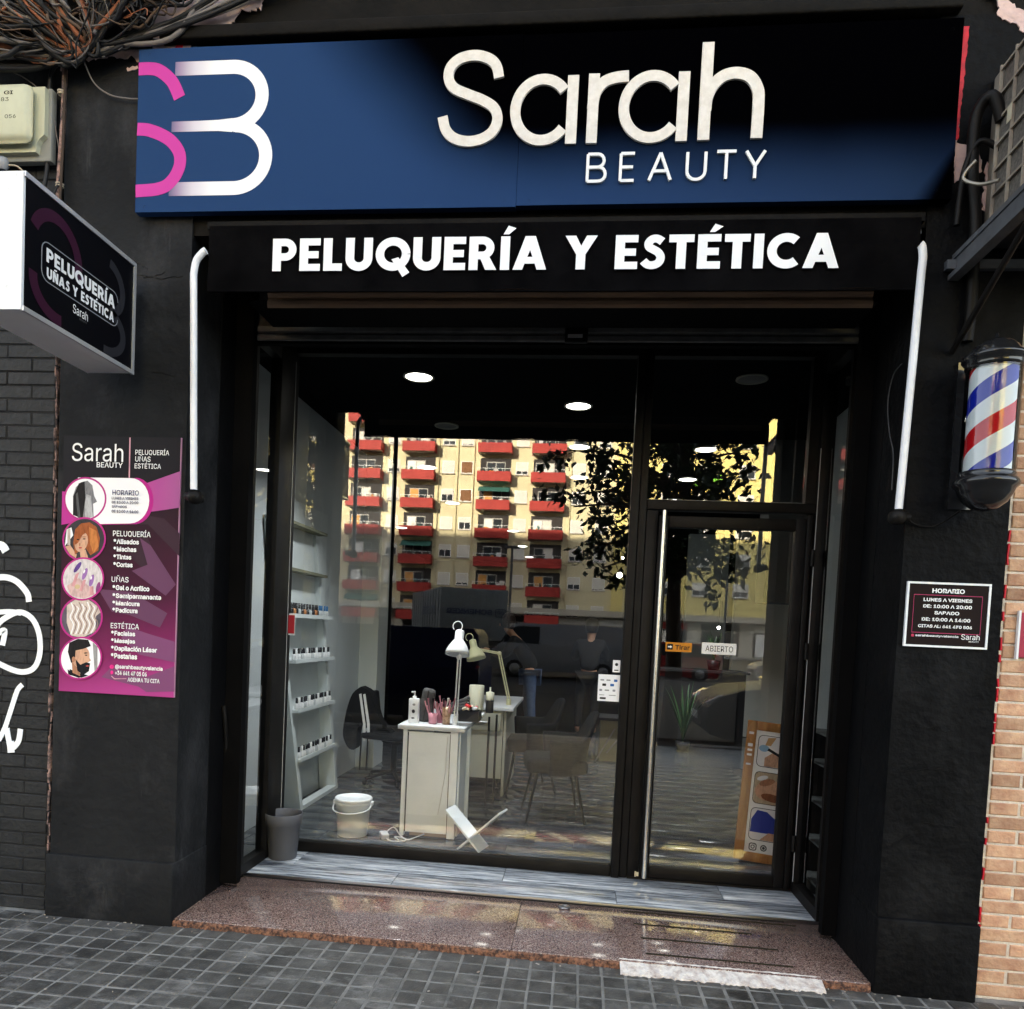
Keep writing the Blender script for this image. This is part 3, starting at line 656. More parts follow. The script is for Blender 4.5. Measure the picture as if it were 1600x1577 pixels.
Sp = [(.247, .275), (.235, .322), (.205, .352), (.150, .368), (.090, .358), (.052, .325), (.045, .280), (.068, .240), (.125, .212), (.185, .187), (.232, .155), (.248, .110), (.232, .062), (.190, .032), (.135, .022), (.078, .036), (.042, .072), (.027, .125)]
letter([lambda m: stroke(m, [(-.703 + x * 1.045, 3.433 + (z - .0) * 1.0) for x, z in smoothpath(Sp, 6)], .042, Y0, Y1)])
def aletter(x0, x1):
    cx = (x0 + x1) / 2 - .01; rx = (x1 - x0) / 2 - .012
    letter([lambda m: stroke(m, arc(cx, BL + .138, rx - .012, .122, 38, 322, 40), .042, Y0, Y1), lambda m: m.box(x1 - .045, x1, Y0 + .0007, Y1, BL, BL + .272)])
aletter(-.385, -.115)
letter([lambda m: m.box(-.075, -.031, Y0, Y1, BL, BL + .275), lambda m: stroke(m, smoothpath([(-.055, BL + .14), (-.045, BL + .20), (-.015, BL + .24), (.03, BL + .257), (.086, BL + .262)], 5), .044, Y0 + .0007, Y1)])
aletter(.058, .330)
letter([lambda m: m.box(.372, .418, Y0, Y1, BL + .002, BL + .382),
        lambda m: stroke(m, smoothpath([(.398, BL + .12), (.402, BL + .17), (.425, BL + .22), (.465, BL + .252), (.515, BL + .260), (.565, BL + .243), (.595, BL + .20), (.603, BL + .15), (.603, BL + .005)], 5), .045, Y0 + .0007, Y1)])
# BEAUTY, thin raised letters
def thin(pl):
    mb = MB().m(m_wlet)
    for q, p in enumerate(pl): stroke(mb, p, .0118, -.060 - q * .0004, Y1)
    mb.build('letter', sg)
zb, zt_ = 3.284, 3.392
def lx(k): return -.062 + k * .1365
a = lx(0); thin([[(a, zb), (a, zt_)], [(a, zt_), (a + .04, zt_)] + arc(a + .04, zt_ - .026, .026, .026, 90, -90, 8) + [(a, zt_ - .052)], [(a, zt_ - .052), (a + .045, zt_ - .052)] + arc(a + .045, zb + .028, .028, .028, 90, -90, 8) + [(a, zb)]])
a = lx(.98); thin([[(a, zb), (a, zt_)], [(a, zt_), (a + .055, zt_)], [(a, (zb + zt_) / 2), (a + .05, (zb + zt_) / 2)], [(a, zb), (a + .055, zb)]])
a = lx(1.83); thin([[(a, zb), (a + .043, zt_)], [(a + .043, zt_), (a + .086, zb)], [(a + .018, zb + .036), (a + .068, zb + .036)]])
a = lx(2.93); thin([[(a, zt_), (a, zb + .034)] + arc(a + .036, zb + .034, .036, .034, 180, 360, 12) + [(a + .072, zt_)]])
a = lx(3.78); thin([[(a, zt_), (a + .075, zt_)], [(a + .0375, zt_), (a + .0375, zb)]])
a = lx(4.62); thin([[(a, zt_), (a + .036, zb + .05)], [(a + .072, zt_), (a + .036, zb + .05)], [(a + .036, zb + .052), (a + .036, zb)]])
# printed SB monogram (flat print)
m_pink = mat('pink_print', (.50, .03, .28), .5)
yP = -.0515
def clipx(pts): return pts
mb = MB().m(m_pink)
stroke(mb, smoothpath([(-2.034, 3.802), (-1.985, 3.802), (-1.945, 3.795), (-1.905, 3.77), (-1.872, 3.735), (-1.842, 3.675)], 6), .054, yP, -.0502)
stroke(mb, smoothpath([(-2.0335, 3.547), (-2.0, 3.545), (-1.975, 3.540), (-1.925, 3.522), (-1.875, 3.492), (-1.838, 3.445), (-1.832, 3.395), (-1.852, 3.345), (-1.89, 3.305), (-1.945, 3.288), (-2.034, 3.283)], 6), .054, yP, -.0502)
mb.build('printed_letter_s', sg)
m_bfade = ramp_mat('white_fading_to_blue', [(0, (.020, .048, .125)), (.18, (.30, .22, .33)), (.42, (.58, .54, .60)), (.75, (.80, .79, .79)), (1, (.82, .82, .82))], (-1.90, 0, 0), (-1.60, 0, 0))
mb = MB().m(m_bfade); yq = -.0509
up_ = [(-1.865, 3.797), (-1.75, 3.797), (-1.60, 3.797)] + arc(-1.60, 3.675, .132, .122, 88, -88, 22)
stroke(mb, up_, .058, yq, -.0502)
mid = [(-1.875, 3.553), (-1.75, 3.553), (-1.58, 3.553)]
stroke(mb, mid, .044, yq - .0002, -.0502)
mb.poly([(-1.74, 3.575), (-1.66, 3.5765), (-1.598, 3.582), (-1.57, 3.56), (-1.57, 3.545), (-1.598, 3.524), (-1.66, 3.530), (-1.74, 3.531)], yq - .0006)
lo_ = arc(-1.585, 3.42, .142, .132, 89, -88, 26) + [(-1.60, 3.288), (-1.75, 3.288), (-1.88, 3.288)]
stroke(mb, lo_, .058, yq - .0004, -.0502)
mb.build('printed_letter_b', sg)
for (x, z) in ((-1.985, 3.86), (-1.99, 3.215), (-1.2, 3.865), (-.40, 3.215), (-.30, 3.215), (.5, 3.865), (1.3, 3.23), (1.32, 3.84)):
    MB().m(BLACK).lathe([(0, -.003), (.004, -.0025), (.006, 0)], (0, 0, 0), 10, Matrix.Rotation(R(90), 3, 'X').to_4x4()).build('screw', sg, loc=(x, -.0505, z))

# projecting light box
lb = thing('projecting_light_box', 'white projecting box sign with black printed side on the left pillar', 'sign')
m_lbw = mat('white_box_panel', (.84, .85, .86), .4, col2=(.76, .77, .79), scale=2.5)
m_lbb = mat('black_sign_face', (.003, .003, .0045), .5, spec=.06)
m_sil = mat('silver_profile', (.62, .62, .63), .35, metal=.6)
B('body', lb, m_lbw, -2.21, -2.0, -.765, -.10, 2.475, 2.94, c=.006)
B('end_cap', lb, m_lbw, -2.214, -1.996, -.772, -.7655, 2.472, 2.944)
B('printed_face', lb, m_lbb, -1.9998, -1.994, -.755, -.112, 2.485, 2.932)
for a_ in ((-.768, -.10, 2.929, 2.946), (-.768, -.10, 2.470, 2.487), (-.116, -.100, 2.488, 2.928)):
    B('edge_profile', lb, m_sil, -1.9995, -1.989, *a_)
B('wall_bracket', lb, m_sil, -2.16, -2.06, -.10, .0, 2.55, 2.60); B('wall_bracket', lb, m_sil, -2.16, -2.06, -.10, .0, 2.82, 2.87)
Mx = Matrix(((0, -1, 0, -1.9935), (1, 0, 0, 0), (0, 0, 1, 0), (0, 0, 0, 1)))
def facestroke(name, pts, wd, mt, off=0.0):
    mb = MB().m(mt); stroke(mb, pts, wd, -.0006 - off, .0); mb.v = [tuple(Mx @ Vector(v)) for v in mb.v]; return mb.build(name, lb)
facestroke('printed_ring', arc(-.60, 2.745, .125, .125, 160, -20, 24), .042, mat('dim_plum_print', (.035, .006, .022), .4))
facestroke('printed_ring', arc(-.58, 2.62, .14, .11, 175, 275, 16), .042, mat('dim_plum_print', (.035, .006, .022), .4))
facestroke('printed_ring', arc(-.30, 2.765, .11, .10, 80, -75, 20), .036, mat('dim_grey_print', (.022, .022, .027), .4))
facestroke('printed_ring', arc(-.30, 2.59, .12, .085, 70, -95, 20), .036, mat('dim_grey_print', (.022, .022, .027), .4))
facestroke('printed_frame', rrect(-.678, -.222, 2.622, 2.762, .035, 5), .0035, m_lg, .0004); 
boldtext('lettering', 'PELUQUERÍA', lb, m_wl, -.655, -.245, 2.692, .050, -.0012, M=Mx)
boldtext('lettering', 'UÑAS Y ESTÉTICA', lb, m_wl, -.652, -.248, 2.636, .038, -.0012, M=Mx)
text('lettering', 'Sarah', lb, m_wl, -.505, -.415, 2.572, 2.606, -.0012, M=Mx)
text('lettering', 'BEAUTY', lb, mat('dim_grey_text', (.12, .12, .12), .5), -.465, -.42, 2.560, 2.567, -.0012, M=Mx)
for (x, z) in ((-2.02, 2.93), (-2.05, 2.88), (-2.05, 2.55)):
    MB().m(m_lg).lathe([(0, -.002), (.004, 0)], (x, -.7722, z), 8, Matrix.Rotation(R(90), 3, 'X').to_4x4()).build('screw', lb)

# opening hours sign (right pillar)
hs = thing('opening_hours_sign', 'black square plate with white HORARIO opening hours on the right pillar', 'sign')
m_brn = mat('dark_brown_plate', (.013, .008, .008), .5, spec=.05)
B('plate', hs, m_brn, 1.320, 1.632, -.008, -.001, 1.448, 1.703)
mb = MB().m(WHITE)
for q in ((1.316, 1.636, 1.699, 1.707), (1.316, 1.636, 1.444, 1.452), (1.316, 1.324, 1.4522, 1.6988), (1.628, 1.636, 1.4522, 1.6988)): mb.box(q[0], q[1], -.012, -.0005, q[2], q[3])
mb.build('white_border', hs)
mb = MB().m(mat('thin_pink_line', (.35, .03, .10), .5)); stroke(mb, [(1.345, 1.502), (1.345, 1.655), (1.606, 1.655), (1.606, 1.502)], .003, -.0092, -.0081, closed=True); mb.build('pink_border', hs)
for s_, a_, b_, z_, h_, bo in (('HORARIO', 1.413, 1.537, 1.664, .018, .03), ('LUNES A VIERNES', 1.382, 1.568, 1.629, .014, .025), ('DE: 10:00 A 20:00', 1.382, 1.568, 1.603, .014, .025), ('SABADO', 1.427, 1.522, 1.577, .014, .025),
                           ('DE: 10:00 A 14:00', 1.380, 1.566, 1.550, .014, .025), ('CITAS AL: 641 470 506', 1.368, 1.574, 1.523, .0125, .025), ('sarahbeautyvalencia', 1.360, 1.525, 1.484, .011, .02), ('Sarah', 1.536, 1.606, 1.480, .022, .0)):
    text('lettering', s_, hs, m_wl, a_, b_, z_, z_ + h_, -.0093, bold=bo)
text('lettering', 'BEAUTY', hs, m_wl, 1.566, 1.604, 1.470, 1.476, -.0093)
MB().m(mat('app_icon_red', (.45, .03, .08), .5)).poly(rrect(1.344, 1.355, 1.484, 1.495, .003, 2), -.0093).build('small_icon', hs)

# ------------------------------------------------------------------ poster
ps = thing('services_poster', 'tall pink and charcoal poster listing salon services on the left pillar', 'poster')
PX0, PX1, PZ0, PZ1 = -2.379, -1.816, 1.055, 2.225
def P(cx, cy):
    v = min(max((cy - 132) / 1325.0, 0), 1); lx_ = 125 - 15 * v; rx_ = 722 - 25 * v; u = (cx - lx_) / (rx_ - lx_)
    sk_ = (132 + (10 + 28 * v) * u); v = (cy - sk_) / (1308 + 28 * u)
    return (PX0 + u * (PX1 - PX0), PZ1 - v * (PZ1 - PZ0))
m_pbg = ramp_mat('poster_print_ground', [(0, (.016, .016, .019)), (.22, (.016, .014, .017)), (.45, (.036, .012, .021)), (.68, (.066, .014, .036)), (.86, (.19, .022, .095)), (1, (.38, .05, .22))], (PX0, 0, PZ1), (PX0 + .25, 0, PZ0), rough=.3)
B('sheet', ps, m_pbg, PX0, PX1, -.008, -.001, PZ0, PZ1)
B('sheet_edge', ps, mat('pale_pink_edge', (.4, .2, .3), .5), PX1, PX1 + .004, -.008, -.001, PZ0, PZ1)
PL = [-.0086]
def pp(name, mt, pts, conv=True):
    PL[0] -= .00008; return MB().m(mt).poly([P(*p) for p in pts] if conv else pts, PL[0]).build(name, ps)
m_mauve = mat('mauve_print', (.125, .05, .10), .35, spec=.06); m_mauve2 = mat('pale_mauve_print', (.19, .065, .15), .35, spec=.06); m_mauvd = mat('grey_mauve_print', (.042, .021, .031), .35, spec=.06)
m_ppk = ramp_mat('pink_band', [(0, (.45, .04, .26)), (1, (.36, .10, .27))], (PX0 + .3, 0, 0), (PX1, 0, 0), rough=.35)
pp('printed_nail', m_mauvd, [(400, 590), (560, 590), (720, 760), (720, 640), (640, 560), (420, 520)])
pp('printed_nail', m_mauvd, [(500, 655), (470, 760), (540, 820), (600, 760), (560, 660)])
pp('printed_nail', m_mauve, [(520, 660), (575, 700), (703, 908), (652, 965), (480, 830), (560, 800)])
pp('printed_nail', m_mauve, [(310, 920), (480, 940), (662, 1058), (625, 1132), (470, 1060), (380, 1040)])
pp('printed_nail', m_mauve2, [(460, 1120), (560, 1160), (700, 1210), (700, 1320), (520, 1270), (430, 1180)])
pp('printed_nail', m_mauve2, [(330, 1380), (520, 1440), (560, 1470), (699, 1475), (699, 1340), (560, 1390), (380, 1330)])
pp('printed_band', m_ppk, [(548, 378), (640, 345), (722, 315), (719, 505), (650, 515), (575, 525), (500, 590), (480, 400)])
pp('printed_band', m_ppk, [(119, 415), (240, 430), (240, 560), (150, 580), (117, 585)])
m_pinkp = mat('magenta_print', (.42, .02, .21), .35, spec=.06)
pp('pill_shadow', m_pinkp, [(240, 350), (500, 350)] + [(495 + 92 * math.sin(t), 468 - 120 * math.cos(t)) for t in [i * PI / 14 for i in range(15)]] + [(240, 588)])
m_pw = mat('poster_white', (.8, .79, .81), .35)
pp('hours_pill', m_pw, [(200, 345), (470, 350)] + [(470 + 96 * math.sin(t), 467 - 117 * math.cos(t)) for t in [i * PI / 14 for i in range(15)]] + [(200, 584)])
m_rim = mat('picture_rim_pink', (.44, .03, .21), .35, spec=.06)
def disc(cx, cy, r, n=36): return [(cx + r * math.cos(2 * PI * i / n) * (.985), cy + r * math.sin(2 * PI * i / n)) for i in range(n)]
def pm_(n, c): return mat('picture_' + n, c, .5, spec=.06, col2=tuple(q * .55 for q in c), scale=60, stretch=(1.6, 1, .5), lo=.45, hi=.75)
sk1 = pm_('skin', (.62, .36, .24)); sk2 = pm_('skin_shadow', (.42, .2, .12)); hairb = pm_('black_hair', (.02, .018, .018)); greyh = pm_('grey_hair', (.22, .22, .23)); palh = pm_('pale_hair', (.45, .45, .46))
ginger = pm_('ginger_hair', (.34, .10, .035)); ginger2 = pm_('ginger_hair_light', (.55, .2, .06)); lip = pm_('lips', (.5, .09, .08)); pbg1 = pm_('dark_interior', (.05, .045, .05)); lilac = pm_('lilac', (.33, .16, .42)); lilac2 = pm_('deep_lilac', (.12, .06, .25)); blond = pm_('blond_hair', (.62, .52, .46)); blond2 = pm_('blond_hair_shadow', (.28, .2, .18)); blackc = pm_('black_coat', (.015, .015, .018)); gold = pm_('gold', (.55, .42, .25)); rosy = pm_('rosy', (.62, .3, .32))
def pic(cx, cy, r, bgm, shapes):
    PL[0] -= .0001; mb = MB(); z = PL[0]
    mb.m(m_rim).poly([P(*p) for p in disc(cx, cy, r)], z); z -= .00008
    mb.m(bgm).poly([P(*p) for p in disc(cx, cy, r - 9)], z)
    for mm, pts in shapes:
        z -= .00008; rr = r - 10; q = []
        for (x, y) in pts:      # keep the drawing inside its round rim
            d = math.hypot(x - cx, y - cy)
            if d > rr: x, y = cx + (x - cx) * rr / d, cy + (y - cy) * rr / d
            q.append((x, y))
        mb.m(mm).poly([P(*p) for p in q], z)
    mb.build('round_picture', ps); PL[0] = z
def ell(cx, cy, a, b, rot=0, n=18): 
    r_ = R(rot); return [(cx + a * math.cos(t) * math.cos(r_) - b * math.sin(t) * math.sin(r_), cy + a * math.cos(t) * math.sin(r_) + b * math.sin(t) * math.cos(r_)) for t in [2 * PI * i / n for i in range(n)]]
pic(238, 455, 112, m_pw, [(greyh, [(215, 370), (250, 362), (275, 385), (285, 440), (300, 470), (280, 480), (290, 560), (240, 600), (160, 560), (175, 440), (190, 395)]),
    (hairb, [(205, 375), (235, 365), (240, 450), (225, 570), (165, 550), (178, 440)]), (palh, [(245, 430), (268, 440), (285, 560), (240, 580), (236, 500)]), (pm_('mid_hair', (.09, .09, .09)), [(190, 430), (200, 420), (215, 560), (195, 565)])])
pic(225, 1068, 112, pm_('violet_grey', (.12, .1, .13)), [(blond, [(150, 1000), (190, 970), (260, 965), (310, 1010), (330, 1040), (300, 1060), (310, 1150), (230, 1190), (170, 1160), (150, 1090)]),
    *[((blond2 if k % 2 else m_pw), smoothpath([(170 + k * 14, 985 + (k % 3) * 10), (182 + k * 14, 1020), (166 + k * 14, 1060), (184 + k * 14, 1100), (170 + k * 13, 1150)], 3) + smoothpath([(170 + k * 14, 985 + (k % 3) * 10), (182 + k * 14, 1020), (166 + k * 14, 1060), (184 + k * 14, 1100), (170 + k * 13, 1150)], 3)[::-1][1:] and [(x + dx, y) for dx, rng in ((0, 1), (6, -1)) for x, y in smoothpath([(168 + k * 14, 985 + (k % 3) * 10), (180 + k * 14, 1020), (164 + k * 14, 1060), (182 + k * 14, 1100), (168 + k * 13, 1150)], 3)[::rng]]) for k in range(10)]])
pic(236, 662, 114, pbg1, [(m_pw, [(120, 700), (180, 640), (170, 600), (130, 600)]), (pm_('window_light', (.5, .42, .36)), [(150, 610), (165, 605), (165, 690), (150, 690)]), (sk1, [(130, 700), (165, 690), (200, 740), (190, 770), (140, 760)]),
    (ginger, [(190, 610), (220, 580), (265, 575), (300, 600), (318, 660), (310, 720), (270, 745), (240, 700), (190, 740), (180, 680)]), (sk1, ell(222, 675, 34, 52, 12)), (ginger2, [(262, 600), (300, 620), (312, 700), (285, 735), (268, 690)]),
    (ginger, [(190, 612), (240, 585), (258, 620), (228, 640), (205, 680), (188, 690)]), (hairb, ell(205, 662, 7, 3)), (hairb, ell(237, 660, 8, 3)), (pm_('brow', (.2, .07, .03)), ell(237, 650, 11, 2)), (sk2, ell(214, 688, 4, 8)), (lip, ell(218, 705, 9, 4)), (sk1, [(215, 720), (245, 715), (262, 770), (220, 772)])])
pic(232, 866, 112, pm_('pearly', (.66, .6, .6)), [(pm_('blush', (.62, .42, .4)), [(150, 900), (210, 860), (260, 900), (300, 950), (240, 975), (170, 950)]), *[(mm, ell(cx, cy, 11, 32, rt)) for mm, cx, cy, rt in ((lilac2, 205, 805, 35), (lilac, 243, 840, 20), (lilac, 278, 875, 15), (pm_('plum_nail', (.25, .06, .2)), 312, 915, 10))],
    (rosy, [(195, 840), (215, 830), (190, 905), (175, 900)]), (rosy, [(235, 870), (250, 872), (230, 930), (215, 925)]), (gold, ell(205, 905, 14, 12)), (m_pw, ell(240, 828, 4, 10, 20)), (m_pw, ell(276, 862, 4, 9, 15)), (rosy, [(270, 905), (288, 905), (290, 950), (270, 950)])])
pic(226, 1276, 112, m_pw, [(pm_('grey_wall', (.30, .29, .29)), [(290, 1190), (330, 1210), (330, 1340), (300, 1350)]), (blackc, [(150, 1390), (170, 1330), (215, 1350), (275, 1385), (230, 1400)]), (sk2, [(180, 1280), (215, 1300), (225, 1370), (185, 1350)]), (sk1, ell(228, 1270, 44, 58, 8)), (sk1, [(262, 1262), (280, 1290), (262, 1300)]),
    (hairb, [(160, 1240), (165, 1190), (210, 1165), (265, 1180), (278, 1215), (240, 1228), (200, 1235), (198, 1275), (178, 1300)]), (blackc, [(200, 1280), (225, 1310), (255, 1298), (275, 1305), (270, 1345), (240, 1365), (210, 1340)]), (sk2, ell(190, 1280, 9, 14)), (hairb, ell(252, 1250, 10, 3)), (hairb, ell(255, 1262, 6, 3)), (lip, ell(262, 1318, 8, 4)), (blackc, [(145, 1380), (160, 1330), (190, 1355), (225, 1385), (215, 1398)])])
mb = MB().m(pm_('rose_line', (.66, .35, .42))); a_ = P(462, 142); b__ = P(460, 348); mb.poly([(a_[0], a_[1]), (a_[0] + .006, a_[1]), (b__[0] + .006, b__[1]), (b__[0], b__[1])], -.009); mb.build('divider', ps)
TY = -.0125
def pt(s_, x0, x1, y0, y1, mt=m_wl, bold=.02, nm='lettering'):
    a_ = P(x0, y1); b_ = P(x1, y0); return text(nm, s_, ps, mt, a_[0], b_[0], a_[1], P(x0, y0)[1], TY, bold=bold)
pt('Sarah', 170, 435, 170, 262, bold=.0)
pt('BEAUTY', 298, 432, 268, 295, bold=.01)
m_nv = mat('navy_print', (.03, .025, .09), .5); m_gr = mat('grey_print', (.18, .17, .2), .5)
for s_, x0, x1, y0, y1, mm, bo in (('PELUQUERÍA', 495, 667, 198, 232, m_wl, .006), ('UÑAS', 495, 573, 232, 266, m_wl, .006), ('ESTÉTICA', 492, 626, 268, 301, m_wl, .006),
    ('HORARIO', 380, 515, 410, 436, m_nv, .006), ('LUNES A VIERNES', 377, 513, 445, 459, m_gr, .03), ('DE 10:00 A 20:00', 377, 513, 466, 480, m_gr, .03), ('SÁBADOS', 377, 455, 486, 502, m_gr, .03), ('DE 10:00 A 14:00', 377, 513, 512, 527, m_gr, .03),
    ('PELUQUERÍA', 385, 577, 612, 650, m_wl, .006), ('*Alisados', 388, 518, 662, 688, m_wl, .03), ('*Mechas', 388, 505, 702, 727, m_wl, .03), ('*Tintes', 388, 480, 742, 767, m_wl, .03), ('*Cortes', 388, 487, 782, 807, m_wl, .03),
    ('UÑAS', 380, 467, 850, 885, m_wl, .006), ('*Gel o Acrílico', 385, 573, 900, 927, m_wl, .03), ('*Semipermanente', 385, 634, 943, 974, m_wl, .03), ('*Manicura', 385, 524, 982, 1006, m_wl, .03), ('*Pedicura', 385, 514, 1018, 1043, m_wl, .03),
    ('ESTÉTICA', 378, 522, 1090, 1126, m_wl, .006), ('*Faciales', 380, 503, 1138, 1163, m_wl, .03), ('*Masajes', 380, 503, 1178, 1206, m_wl, .03), ('*Depilación Láser', 380, 614, 1216, 1248, m_wl, .03), ('*Pestañas', 380, 514, 1255, 1283, m_wl, .03),
    ('@sarahbeautyvalencia', 402, 643, 1316, 1342, m_wl, .02), ('+34 641 47 05 06', 402, 563, 1348, 1371, m_wl, .02), ('AGENDA TU CITA', 466, 628, 1388, 1410, m_wl, .015)): pt(s_, x0, x1, y0, y1, mm, bo)
mb = MB().m(pm_('bright_pink', (.75, .04, .25))); mb.poly([P(*p) for p in ell(385, 1328, 11, 11)], -.0120).poly([P(*p) for p in ell(385, 1358, 8, 10)], -.0120); mb.m(pm_('rose_line', (.66, .35, .42))).poly([P(*p) for p in ((385, 1375), (400, 1390), (460, 1393), (460, 1396), (398, 1394), (382, 1378))], -.0120); mb.build('small_icons', ps)

# ------------------------------------------------------------------ barber pole
bp_ = thing('barber_pole', 'black barber pole with red, white and blue stripes on the right pillar', 'barber pole', (1.497, -.19, 0))
m_gb = mat('glossy_black_housing', (.012, .012, .013), .16, coat=.5)
prism_top = [(.0, 2.628), (.006, 2.627), (.008, 2.612), (.02, 2.606), (.045, 2.597), (.07, 2.578), (.086, 2.552), (.089, 2.545)]
mb = MB().m(m_gb); n = 48; vs = []
for (r, z) in prism_top:
    for k in range(n): t = 2 * PI * k / n; q = r * (1 + .035 * math.cos(12 * t) * min(1, r / .05)); vs.append((q * math.cos(t), q * math.sin(t), z))
mb.add(vs, [(i * n + k, i * n + (k + 1) % n, (i + 1) * n + (k + 1) % n, (i + 1) * n + k)[::-1] for i in range(len(prism_top) - 1) for k in range(n)], True)
mb.build('fluted_dome', bp_)
MB().m(m_gb).lathe([(.088, 2.547), (.108, 2.540), (.110, 2.528), (.102, 2.518), (.096, 2.510), (.098, 2.502), (.094, 2.492), (.08, 2.490)], n=40).build('top_ring', bp_)
MB().m(m_gb).lathe([(.08, 2.110), (.094, 2.108), (.098, 2.098), (.094, 2.090), (.106, 2.082), (.112, 2.070), (.110, 2.058), (.098, 2.048), (.092, 2.03), (.075, 2.0), (.045, 1.975), (.012, 1.965), (0, 1.964)], n=40).build('base_cup', bp_)
def stripes():
    m = bpy.data.materials.new('barber_stripes'); m.use_nodes = True; t = m.node_tree; b = t.nodes['Principled BSDF']; b.inputs['Roughness'].default_value = .6; b.inputs['Specular IOR Level'].default_value = .1
    tc = nd(t, 'ShaderNodeTexCoord'); sp = nd(t, 'ShaderNodeSeparateXYZ'); t.links.new(tc.outputs['Object'], sp.inputs[0])
    at = nd(t, 'ShaderNodeMath', operation='ARCTAN2'); t.links.new(sp.outputs[0], at.inputs[0]); ng = nd(t, 'ShaderNodeMath', operation='MULTIPLY'); ng.inputs[1].default_value = -1; t.links.new(sp.outputs[1], ng.inputs[0]); t.links.new(ng.outputs[0], at.inputs[1])
    k1 = nd(t, 'ShaderNodeMath', operation='MULTIPLY'); k1.inputs[1].default_value = -1 / (2 * PI); t.links.new(at.outputs[0], k1.inputs[0])
    k2 = nd(t, 'ShaderNodeMath', operation='MULTIPLY_ADD'); k2.inputs[1].default_value = 1 / .30; t.links.new(sp.outputs[2], k2.inputs[0]); t.links.new(k1.outputs[0], k2.inputs[2])
    of = nd(t, 'ShaderNodeMath', operation='ADD'); of.inputs[1].default_value = STOFF; t.links.new(k2.outputs[0], of.inputs[0])
    fr = nd(t, 'ShaderNodeMath', operation='FRACT'); t.links.new(of.outputs[0], fr.inputs[0])
    cr = nd(t, 'ShaderNodeValToRGB'); cr.color_ramp.interpolation = 'CONSTANT'
    st_ = [(0, (.008, .02, .40)), (.25, (.84, .86, .90)), (.5, (.58, .006, .012)), (.75, (.84, .86, .90))]
    while len(cr.color_ramp.elements) < 4: cr.color_ramp.elements.new(.5)
    for e, (p, c) in zip(cr.color_ramp.elements, st_): e.position = p; e.color = (*c, 1)
    t.links.new(fr.outputs[0], cr.inputs[0]); t.links.new(cr.outputs[0], b.inputs['Base Color']); return m
STOFF = .0
MB().m(stripes()).lathe([(.078, 2.10), (.078, 2.495)], n=48).build('striped_cylinder', bp_)
MB().m(glassmat('pole_glass', base=.035)).lathe([(.092, 2.10), (.092, 2.495)], n=48).build('glass_tube', bp_)
MB().m(m_gb).box(-.02, .02, .08, .188, 2.50, 2.54).box(-.02, .02, .08, .188, 2.04, 2.08).box(-.05, .05, .175, .189, 2.0, 2.58).build('wall_mount', bp_)
cb = obj('power_cable', MB().m(BLACK).tube(smoothpath([(1.262, -.055, 1.99), (1.29, -.03, 1.955), (1.33, -.012, 1.935), (1.38, -.012, 1.928), (1.42, -.02, 1.94), (1.455, -.10, 1.98)], 5), .004, 6).build('t1').data); bpy.data.objects.remove(bpy.data.objects['t1'])
tag(cb, 'thin black cable sagging from the awning elbow to the barber pole', 'cable')
cb = T('thin_cable', None, mat('grey_cable', (.05, .05, .05), .5), smoothpath([(X2 - .012, .12, 2.62), (X2 - .012, .2, 2.60), (X2 - .012, .24, 2.5), (X2 - .012, .2, 2.36), (X2 - .012, .14, 2.25), (X2 - .012, .13, 2.1)], 5), .003, 6)
tag(cb, 'thin grey cable looping on the right side of the entrance near the white arm', 'cable')

# ------------------------------------------------------------------ air conditioner and bracket (top right)
ac = thing('air_conditioner', 'weathered grey beige air conditioner unit with a gridded side grille', 'air conditioner')
m_acb = mat('weathered_beige_metal', (.34, .30, .24), .6, col2=(.24, .20, .16), scale=9, bump=.2, bscale=50)
m_acd = mat('ac_fins', (.07, .062, .055), .6, col2=(.16, .145, .125), scale=70)
B('casing', ac, m_acb, 1.505, 2.35, -.62, -.005, 3.07, 3.68, c=.006)
B('coil', ac, m_acd, 1.4995, 1.5045, -.60, -.095, 3.09, 3.66)
for k in range(7): B('grille_bar', ac, m_acb, 1.488, 1.497, -.612, -.088, 3.085 + k * .094, 3.094 + k * .094)
for k in range(6): B('grille_post', ac, m_acb, 1.486, 1.4975, -.612 + k * .104, -.606 + k * .104, 3.08, 3.67)
B('label', ac, mat('cream_label', (.5, .45, .33), .5), 1.4835, 1.4858, -.20, -.17, 3.40, 3.46)
brk = thing('wall_bracket', 'pair of dark grey steel rails carrying the air conditioner', 'bracket')
m_rail = mat('grey_steel_rail', (.10, .105, .115), .5, col2=(.07, .073, .078), scale=14)
for x in (1.40, 2.1):
    B('rail', brk, m_rail, x, x + .035, -.72, .0, 2.985, 3.005); B('rail', brk, m_rail, x + .005, x + .012, -.72, .0, 2.93, 2.984); B('rail', brk, m_rail, x - .012, x + .03, -.70, .0, 2.905, 2.925)
    T('strut', brk, BLACK, [(x + .02, -.60, 2.93), (x + .02, -.01, 2.62)], .012)
B('cross_bar', brk, m_rail, 1.37, 2.2, -.03, -.004, 2.94, 2.975)
B('drip_tray', brk, mat('tray_dark', (.02, .02, .022), .5), 1.44, 2.3, -.70, -.02, 3.02, 3.045)
pp_ = thing('refrigerant_pipes', 'black insulated pipes looping beside the air conditioner', 'pipes')
T('pipe', pp_, BLACK, smoothpath([(1.50, -.10, 3.46), (1.46, -.10, 3.55), (1.425, -.06, 3.50), (1.43, -.05, 3.3), (1.46, -.04, 3.1), (1.47, -.03, 2.8), (1.47, -.02, 2.66)], 6), .022, 10)
T('pipe', pp_, BLACK, smoothpath([(1.52, -.08, 3.36), (1.44, -.07, 3.40), (1.40, -.05, 3.30), (1.39, -.04, 3.1)], 6), .012, 8)
